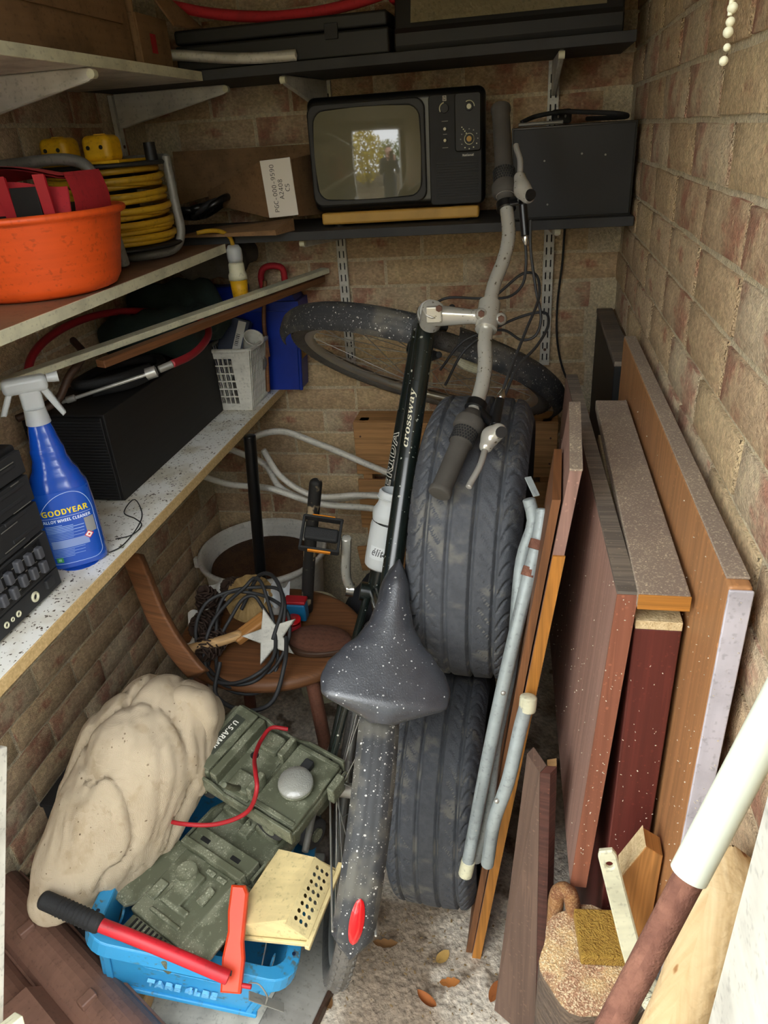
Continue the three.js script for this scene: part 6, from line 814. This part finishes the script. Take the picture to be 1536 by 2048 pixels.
// ================= cloth bundle, gutters, battens =================
{ const b = thing('cloth_bag', 'bulging dirty cream canvas sack slumped over the blue crate', 'sack', [-0.78, 0.25, 1.15]); const q = (x, y, z) => [x + 0.78, y - 0.25, z - 1.15];
  const rg = (a, c, k) => 1 - Math.abs(2 * vn(a, c, 997, 997, k) - 1), fold = (p) => { const wx = 0.6 * vn(p.x * 9 + 30, p.z * 9 + 30, 997, 997, 5); const a = rg((p.x + p.z * 0.6) * 9 + wx * 2 + 50, (p.z - p.x * 0.6) * 3.2 + p.y * 2 + 50, 11), b = rg((p.x - p.z * 0.4) * 17 + 50, (p.z + p.x * 0.5) * 7 + p.y * 5 + wx * 3 + 50, 12), c = rg(p.x * 40 + 50, p.z * 36 + p.y * 20 + 50, 13); const e = vn(p.x * 7 + p.z * 4 + 60, p.z * 6 - p.x * 5 + 60, 997, 997, 17) - 0.5; return 0.02 * Math.pow(a, 10) + 0.013 * Math.pow(b, 9) + 0.005 * Math.pow(c, 6) - 0.022 * e - 0.004 * Math.pow(1 - a, 2); };
  part(b, 'canvas', blob([[q(-0.831, 0.329, 1.390), 0.035, q(-0.800, 0.369, 1.339), 0.067], [q(-0.800, 0.369, 1.339), 0.067, q(-0.760, 0.428, 1.264), 0.093], [q(-0.760, 0.428, 1.264), 0.093, q(-0.733, 0.475, 1.175), 0.106], [q(-0.733, 0.475, 1.175), 0.106, q(-0.706, 0.510, 1.104), 0.081], [q(-0.706, 0.510, 1.104), 0.081, q(-0.657, 0.520, 1.088), 0.043], [q(-0.780, 0.299, 1.337), 0.038, q(-0.715, 0.352, 1.237), 0.051], [q(-0.715, 0.352, 1.237), 0.051, q(-0.664, 0.426, 1.140), 0.046], [q(-0.664, 0.426, 1.140), 0.046, q(-0.636, 0.498, 1.084), 0.026]], 0.0075, 60, fold), M.cloth);
  part(b, 'folded_corner', blob([[q(-0.644, 0.563, 1.097), 0.030, q(-0.615, 0.559, 1.104), 0.022], [q(-0.615, 0.559, 1.104), 0.022, q(-0.607, 0.525, 1.109), 0.020], [q(-0.607, 0.525, 1.109), 0.020, q(-0.621, 0.467, 1.120), 0.024]], 0.005, 110, (p) => 0.003 * Math.sin(p.x * 90 + p.y * 60)), M.cloth);
  part(b, 'hem', tube([q(-0.792, 0.317, 1.377), q(-0.728, 0.326, 1.323), q(-0.667, 0.371, 1.239), q(-0.640, 0.422, 1.171), q(-0.636, 0.476, 1.130)], 0.007, { n: 40 }), M.cloth);
}
{ // brown plastic gutters
  const mk = (l, x, y, z, L) => { const g = thing('gutter_length', l, 'gutter', [x, y, z], 'brown plastic gutters'); orient(g, [0.87, 0.02, 0.46], [0, 1, 0]); const prof = []; for (let i = 0; i <= 12; i++) { const a = PI * i / 12; prof.push([0.052 * Math.cos(a), 0.05 * Math.sin(a)]); } for (let i = 12; i >= 0; i--) { const a = PI * i / 12; prof.push([0.0485 * Math.cos(a), 0.0465 * Math.sin(a)]); } part(g, 'channel', rot(prism(prof, L, 0.0006), 0, PI / 2, 0), M.brownPlastic); part(g, 'lip', at(box(L, 0.01, 0.008, 0.002), 0, 0.004, 0.052), M.brownPlastic); part(g, 'lip', at(box(L, 0.01, 0.008, 0.002), 0, 0.004, -0.052), M.brownPlastic); return g; };
  const a = mk('long brown plastic gutter lying upside down below the canvas sack', -0.83, 0.16, 1.42, 0.58); const clip = (p, x) => part(p, 'clip', at(box(0.02, 0.016, 0.03, 0.003, 2), x, 0.052, 0.012), M.brownPlastic); clip(a, -0.1); clip(a, 0.12);
  const c = mk('brown plastic gutter with square union lying lowest beside the white batten', -0.875, 0.15, 1.512, 0.5); part(c, 'union', at(rot(prism([[-0.06, 0], [0.06, 0], [0.06, 0.03], [0.035, 0.062], [-0.035, 0.062], [-0.06, 0.03]], 0.12, 0.004), 0, PI / 2, 0), 0.06, 0, 0), M.brownPlastic); clip(c, -0.08);
  const k = thing('floor_box', 'dark box on the floor carrying the brown gutters and the sack', 'box', [-0.9, 0, 1.32]); part(k, 'box', at(box(0.24, 0.15, 0.3, 0.004), 0, 0.0755, -0.06), M.charcoal); part(k, 'lid', at(box(0.245, 0.008, 0.305, 0.002), 0, 0.1545, -0.06), M.charcoal); part(k, 'plinth', at(box(0.26, 0.09, 0.2, 0.004), 0.02, 0.0455, 0.2), M.charcoal);
  const u = thing('floor_box', 'plain dark carton under the canvas sack beside the wall', 'box', [-0.93, 0, 1.05]); part(u, 'box', at(box(0.2, 0.26, 0.2, 0.004), 0, 0.1305, 0), M.charcoal); part(u, 'lid', at(box(0.205, 0.01, 0.205, 0.002), 0, 0.2655, 0), M.charcoal);
}
solo('white_batten', beamGeo([-0.712, 0.81, 1.475], [-0.7, 0.005, 1.9], 0.03, 0.015, [1, 0, 0.2]), M.whitePaint, 'white painted batten with rusty nail marks leaning in the doorway', 'batten');
solo('cream_board', beamGeo([-0.66, 0.52, 1.68], [-0.56, 0.03, 1.86], 0.06, 0.02, [1, 0, 0.4]), M.ivory, 'cream painted board end beside the brown gutters', 'board');
// ================= leaves and litter on the floor =================
{ const leafG = [0, 1, 2].map((k) => grid(10, 6, (u, w) => { const t = u * 2 - 1, W = (k === 1 ? 0.6 + 0.4 * Math.abs(Math.sin(u * 11)) : 1) * 0.011 * Math.pow(Math.max(0, 1 - t * t), 0.7), x = t * 0.026, z = (w - 0.5) * 2 * W; return [x, 0.002 + 0.004 * (1 + k * 0.6) * t * t + 26 * z * z * (0.5 + k * 0.6), z]; }));
  const lm = ['#a8622e', '#c07a3a', '#8a6238', '#c9a25a'].map((c) => mat(c, 0.8, { map: T.grime }));
  [[-0.139, 1.199, 3, 0.9, 0, 'pale yellow fallen leaf beside the tyre'], [-0.119, 1.248, 1, 0.2, 1, 'orange oak leaf on the concrete floor'], [-0.03, 1.252, 0, 1.3, 0, 'brown leaf against the low board'], [-0.36, 1.315, 2, 2.2, 2, 'curled brown leaf beside the grey board'], [-0.16, 1.29, 0, 2.6, 2, 'thin brown leaf on the concrete near the doorway'], [-0.262, 1.19, 2, 0.1, 1, 'dark brown leaf under the mudguard']].forEach(([x, z, m, r, k, l]) => { const o = solo('fallen_leaf', leafG[k], lm[m], l, 'leaf', 'fallen leaves on the floor'); o.position.set(x, 0.001, z); o.rotation.y = r; o.scale.set(rr(0.7, 1.1), rr(0.6, 1.6), rr(0.6, 1.1)); });
  const ch = []; for (let i = 0; i < 260; i++) { const g = box(rr(0.002, 0.008), 0.0015, rr(0.0015, 0.004), 0.0004); g.rotateY(rnd() * 6); g.translate(rr(-0.38, 0.0), 0.0012, rr(1.08, 1.6)); ch.push(g); }
  const o = part(scene, 'floor_litter', merge(ch), mat('#8c7450', 0.9)); tag(o, 'wood chips and dirt scattered on the concrete floor', 'litter'); o.userData.kind = 'stuff'; }

// ================= garden outside the doorway (mirrored in the screen, shades the low sky) =================
{ const lg = []; for (let i = 0; i < 1500; i++) { const a = rnd() * 2 * PI, e = Math.acos(rr(-1, 1)), r = Math.cbrt(rnd()), s = rr(0.06, 0.13); const g = new THREE.PlaneGeometry(s, s * 0.7); g.rotateX(rr(-1.2, 1.2)); g.rotateY(rnd() * 6); g.translate(r * Math.sin(e) * Math.cos(a), r * Math.cos(e), r * Math.sin(e) * Math.sin(a)); lg.push(g); }
  const leaves = merge(lg);
  const fm = [['#8a8a2a', 1], ['#5c7030', 1], ['#b09a2c', 1]].map(([c]) => mat(c, 0.8, { side: THREE.DoubleSide }));
  [['tall yellowing garden tree standing across the path', -1.0, 6.0, 2, 1.5, 1.7], ['green garden tree with dense crown across the path', 2.6, 6.6, 1, 1.7, 1.9], ['yellow green garden tree at the far side of the path', -4.8, 6.8, 0, 1.8, 1.8], ['low yellow green garden tree behind the others', 0.9, 9.2, 0, 1.4, 1.4], ['green garden tree near the end of the path', 6.3, 6.4, 1, 1.7, 1.7]].forEach(([l, x, z, m, rx, ry]) => { const t = thing('garden_tree', l, 'tree', [x, -0.02, z], 'garden trees outside the doorway'); part(t, 'trunk', tube([[0, 0, 0], [0.05, 1.0, 0.03], [-0.03, 2.2, 0]], 0.09, { rs: 10 }), M.darkWood); const f = part(t, 'foliage', leaves, fm[m]); f.scale.set(rx, ry, 1.1); f.position.y = 1.75; f.rotation.y = x; f.userData.kind = 'stuff'; }); }

// ================= the photographer standing in the doorway (mirrored in the screen) =================
{ const p = thing('person', 'person in dark jacket standing in the doorway holding up a phone', 'person', [0.02, -0.02, 2.62]);
  const q = (x, y, z) => [x - 0.02, y + 0.02, z - 2.62];
  const skin = mat('#c99a82', 0.55), jacket = mat('#2a2d33', 0.9, { map: T.mottle }), trousers = mat('#2f3644', 0.9, { map: T.mottle }), hairM = mat('#4a3d33', 0.8), shoeM = mat('#1c1a18', 0.6);
  const arm = (s) => [[q(0.02 + s * 0.18, 1.40, 2.62), 0.052, q(0.02 + s * 0.23, 1.16, 2.52), 0.042], [q(0.02 + s * 0.23, 1.16, 2.52), 0.04, q(0.02 + s * 0.085, 1.44, 2.235), 0.029]];
  const body = part(p, 'body', merge([blob([[q(0.02, 1.02, 2.64), 0.11, q(0.02, 1.36, 2.64), 0.12], [q(0.02, 1.36, 2.64), 0.1, q(0.02, 1.5, 2.63), 0.055], [q(0.02, 1.5, 2.63), 0.055, q(0.02, 1.6, 2.6), 0.06], ...[-1, 1].flatMap((s) => [[q(0.02 + s * 0.1, 0.95, 2.64), 0.085, q(0.02 + s * 0.11, 0.5, 2.63), 0.055], [q(0.02 + s * 0.11, 0.5, 2.63), 0.055, q(0.02 + s * 0.115, 0.1, 2.66), 0.038], [q(0.02 + s * 0.115, 0.05, 2.66), 0.035, q(0.02 + s * 0.125, 0.035, 2.54), 0.03], ...arm(s), [q(0.02, 1.4, 2.63), 0.07, q(0.02 + s * 0.18, 1.4, 2.62), 0.055]])], 0.02, 40),
    blob([[q(0.02, 1.6, 2.61), 0.07, q(0.02, 1.68, 2.62), 0.082], [q(0.02, 1.575, 2.565), 0.035, q(0.02, 1.62, 2.56), 0.045], [q(0.02, 1.625, 2.525), 0.013, q(0.02, 1.65, 2.53), 0.009], ...[-1, 1].map((s) => [q(0.02 + s * 0.083, 1.62, 2.62), 0.014, q(0.02 + s * 0.086, 1.65, 2.625), 0.016])], 0.0055, 70),
    ...[-1, 1].map((s) => blob([[q(0.02 + s * 0.085, 1.44, 2.235), 0.027, q(0.02 + s * 0.07, 1.5, 2.18), 0.03], ...[0, 1, 2, 3].flatMap((k) => [[q(0.02 + s * 0.066, 1.535 - k * 0.019, 2.165), 0.0095, q(0.012 + s * 0.056, 1.55 - k * 0.02, 2.135), 0.0088], [q(0.012 + s * 0.056, 1.55 - k * 0.02, 2.135), 0.0088, q(0.008 + s * 0.03, 1.555 - k * 0.02, 2.15 + k * 0.001), 0.008]]), [q(0.02 + s * 0.07, 1.5, 2.19), 0.012, q(0.02 + s * 0.03, 1.515, 2.195), 0.0095]], 0.004, 160))]), skin);
  part(body, 'jacket', blob([[q(0.02, 0.98, 2.64), 0.135, q(0.02, 1.36, 2.64), 0.145], [q(0.02, 1.36, 2.64), 0.12, q(0.02, 1.46, 2.635), 0.075], ...[-1, 1].flatMap((s) => [[q(0.02, 1.39, 2.63), 0.09, q(0.02 + s * 0.18, 1.4, 2.62), 0.07], [q(0.02 + s * 0.18, 1.4, 2.62), 0.07, q(0.02 + s * 0.23, 1.16, 2.52), 0.058], [q(0.02 + s * 0.23, 1.16, 2.52), 0.056, q(0.02 + s * 0.1, 1.41, 2.26), 0.043]])], 0.016, 45), jacket);
  part(body, 'trousers', blob([-1, 1].flatMap((s) => [[q(0.02 + s * 0.085, 0.98, 2.64), 0.115, q(0.02 + s * 0.11, 0.5, 2.63), 0.078], [q(0.02 + s * 0.11, 0.5, 2.63), 0.078, q(0.02 + s * 0.115, 0.09, 2.66), 0.062]]), 0.016, 45), trousers);
  part(body, 'shoe', blob([[q(-0.095, 0.03, 2.69), 0.045, q(-0.105, 0.025, 2.53), 0.04]], 0.01, 60), shoeM); part(body, 'shoe', blob([[q(0.135, 0.03, 2.69), 0.045, q(0.145, 0.025, 2.53), 0.04]], 0.01, 60), shoeM);
  part(body, 'hair', blob([[q(0.02, 1.7, 2.635), 0.083, q(0.02, 1.65, 2.665), 0.075]], 0.008, 60), hairM);
  for (const s of [-1, 1]) part(body, 'eye', at(ball(0.011, 12, 8), ...q(0.02 + s * 0.03, 1.65, 2.541)), M.ivory);
  part(body, 'mouth', at(box(0.045, 0.008, 0.008, 0.003, 2), ...q(0.02, 1.588, 2.531)), mat('#9a5a50', 0.5));
  const ph = thing('mobile_phone', 'dark mobile phone held up by the person in the doorway', 'phone', [0.008, 1.545, 2.124]); ph.quaternion.copy(camera.quaternion); part(ph, 'case', box(0.074, 0.152, 0.008, 0.003, 2), M.blackGloss); part(ph, 'screen', at(box(0.068, 0.144, 0.001, 0.0004), 0, 0, 0.0045), M.charcoal);
}

renderer.render(scene, camera);
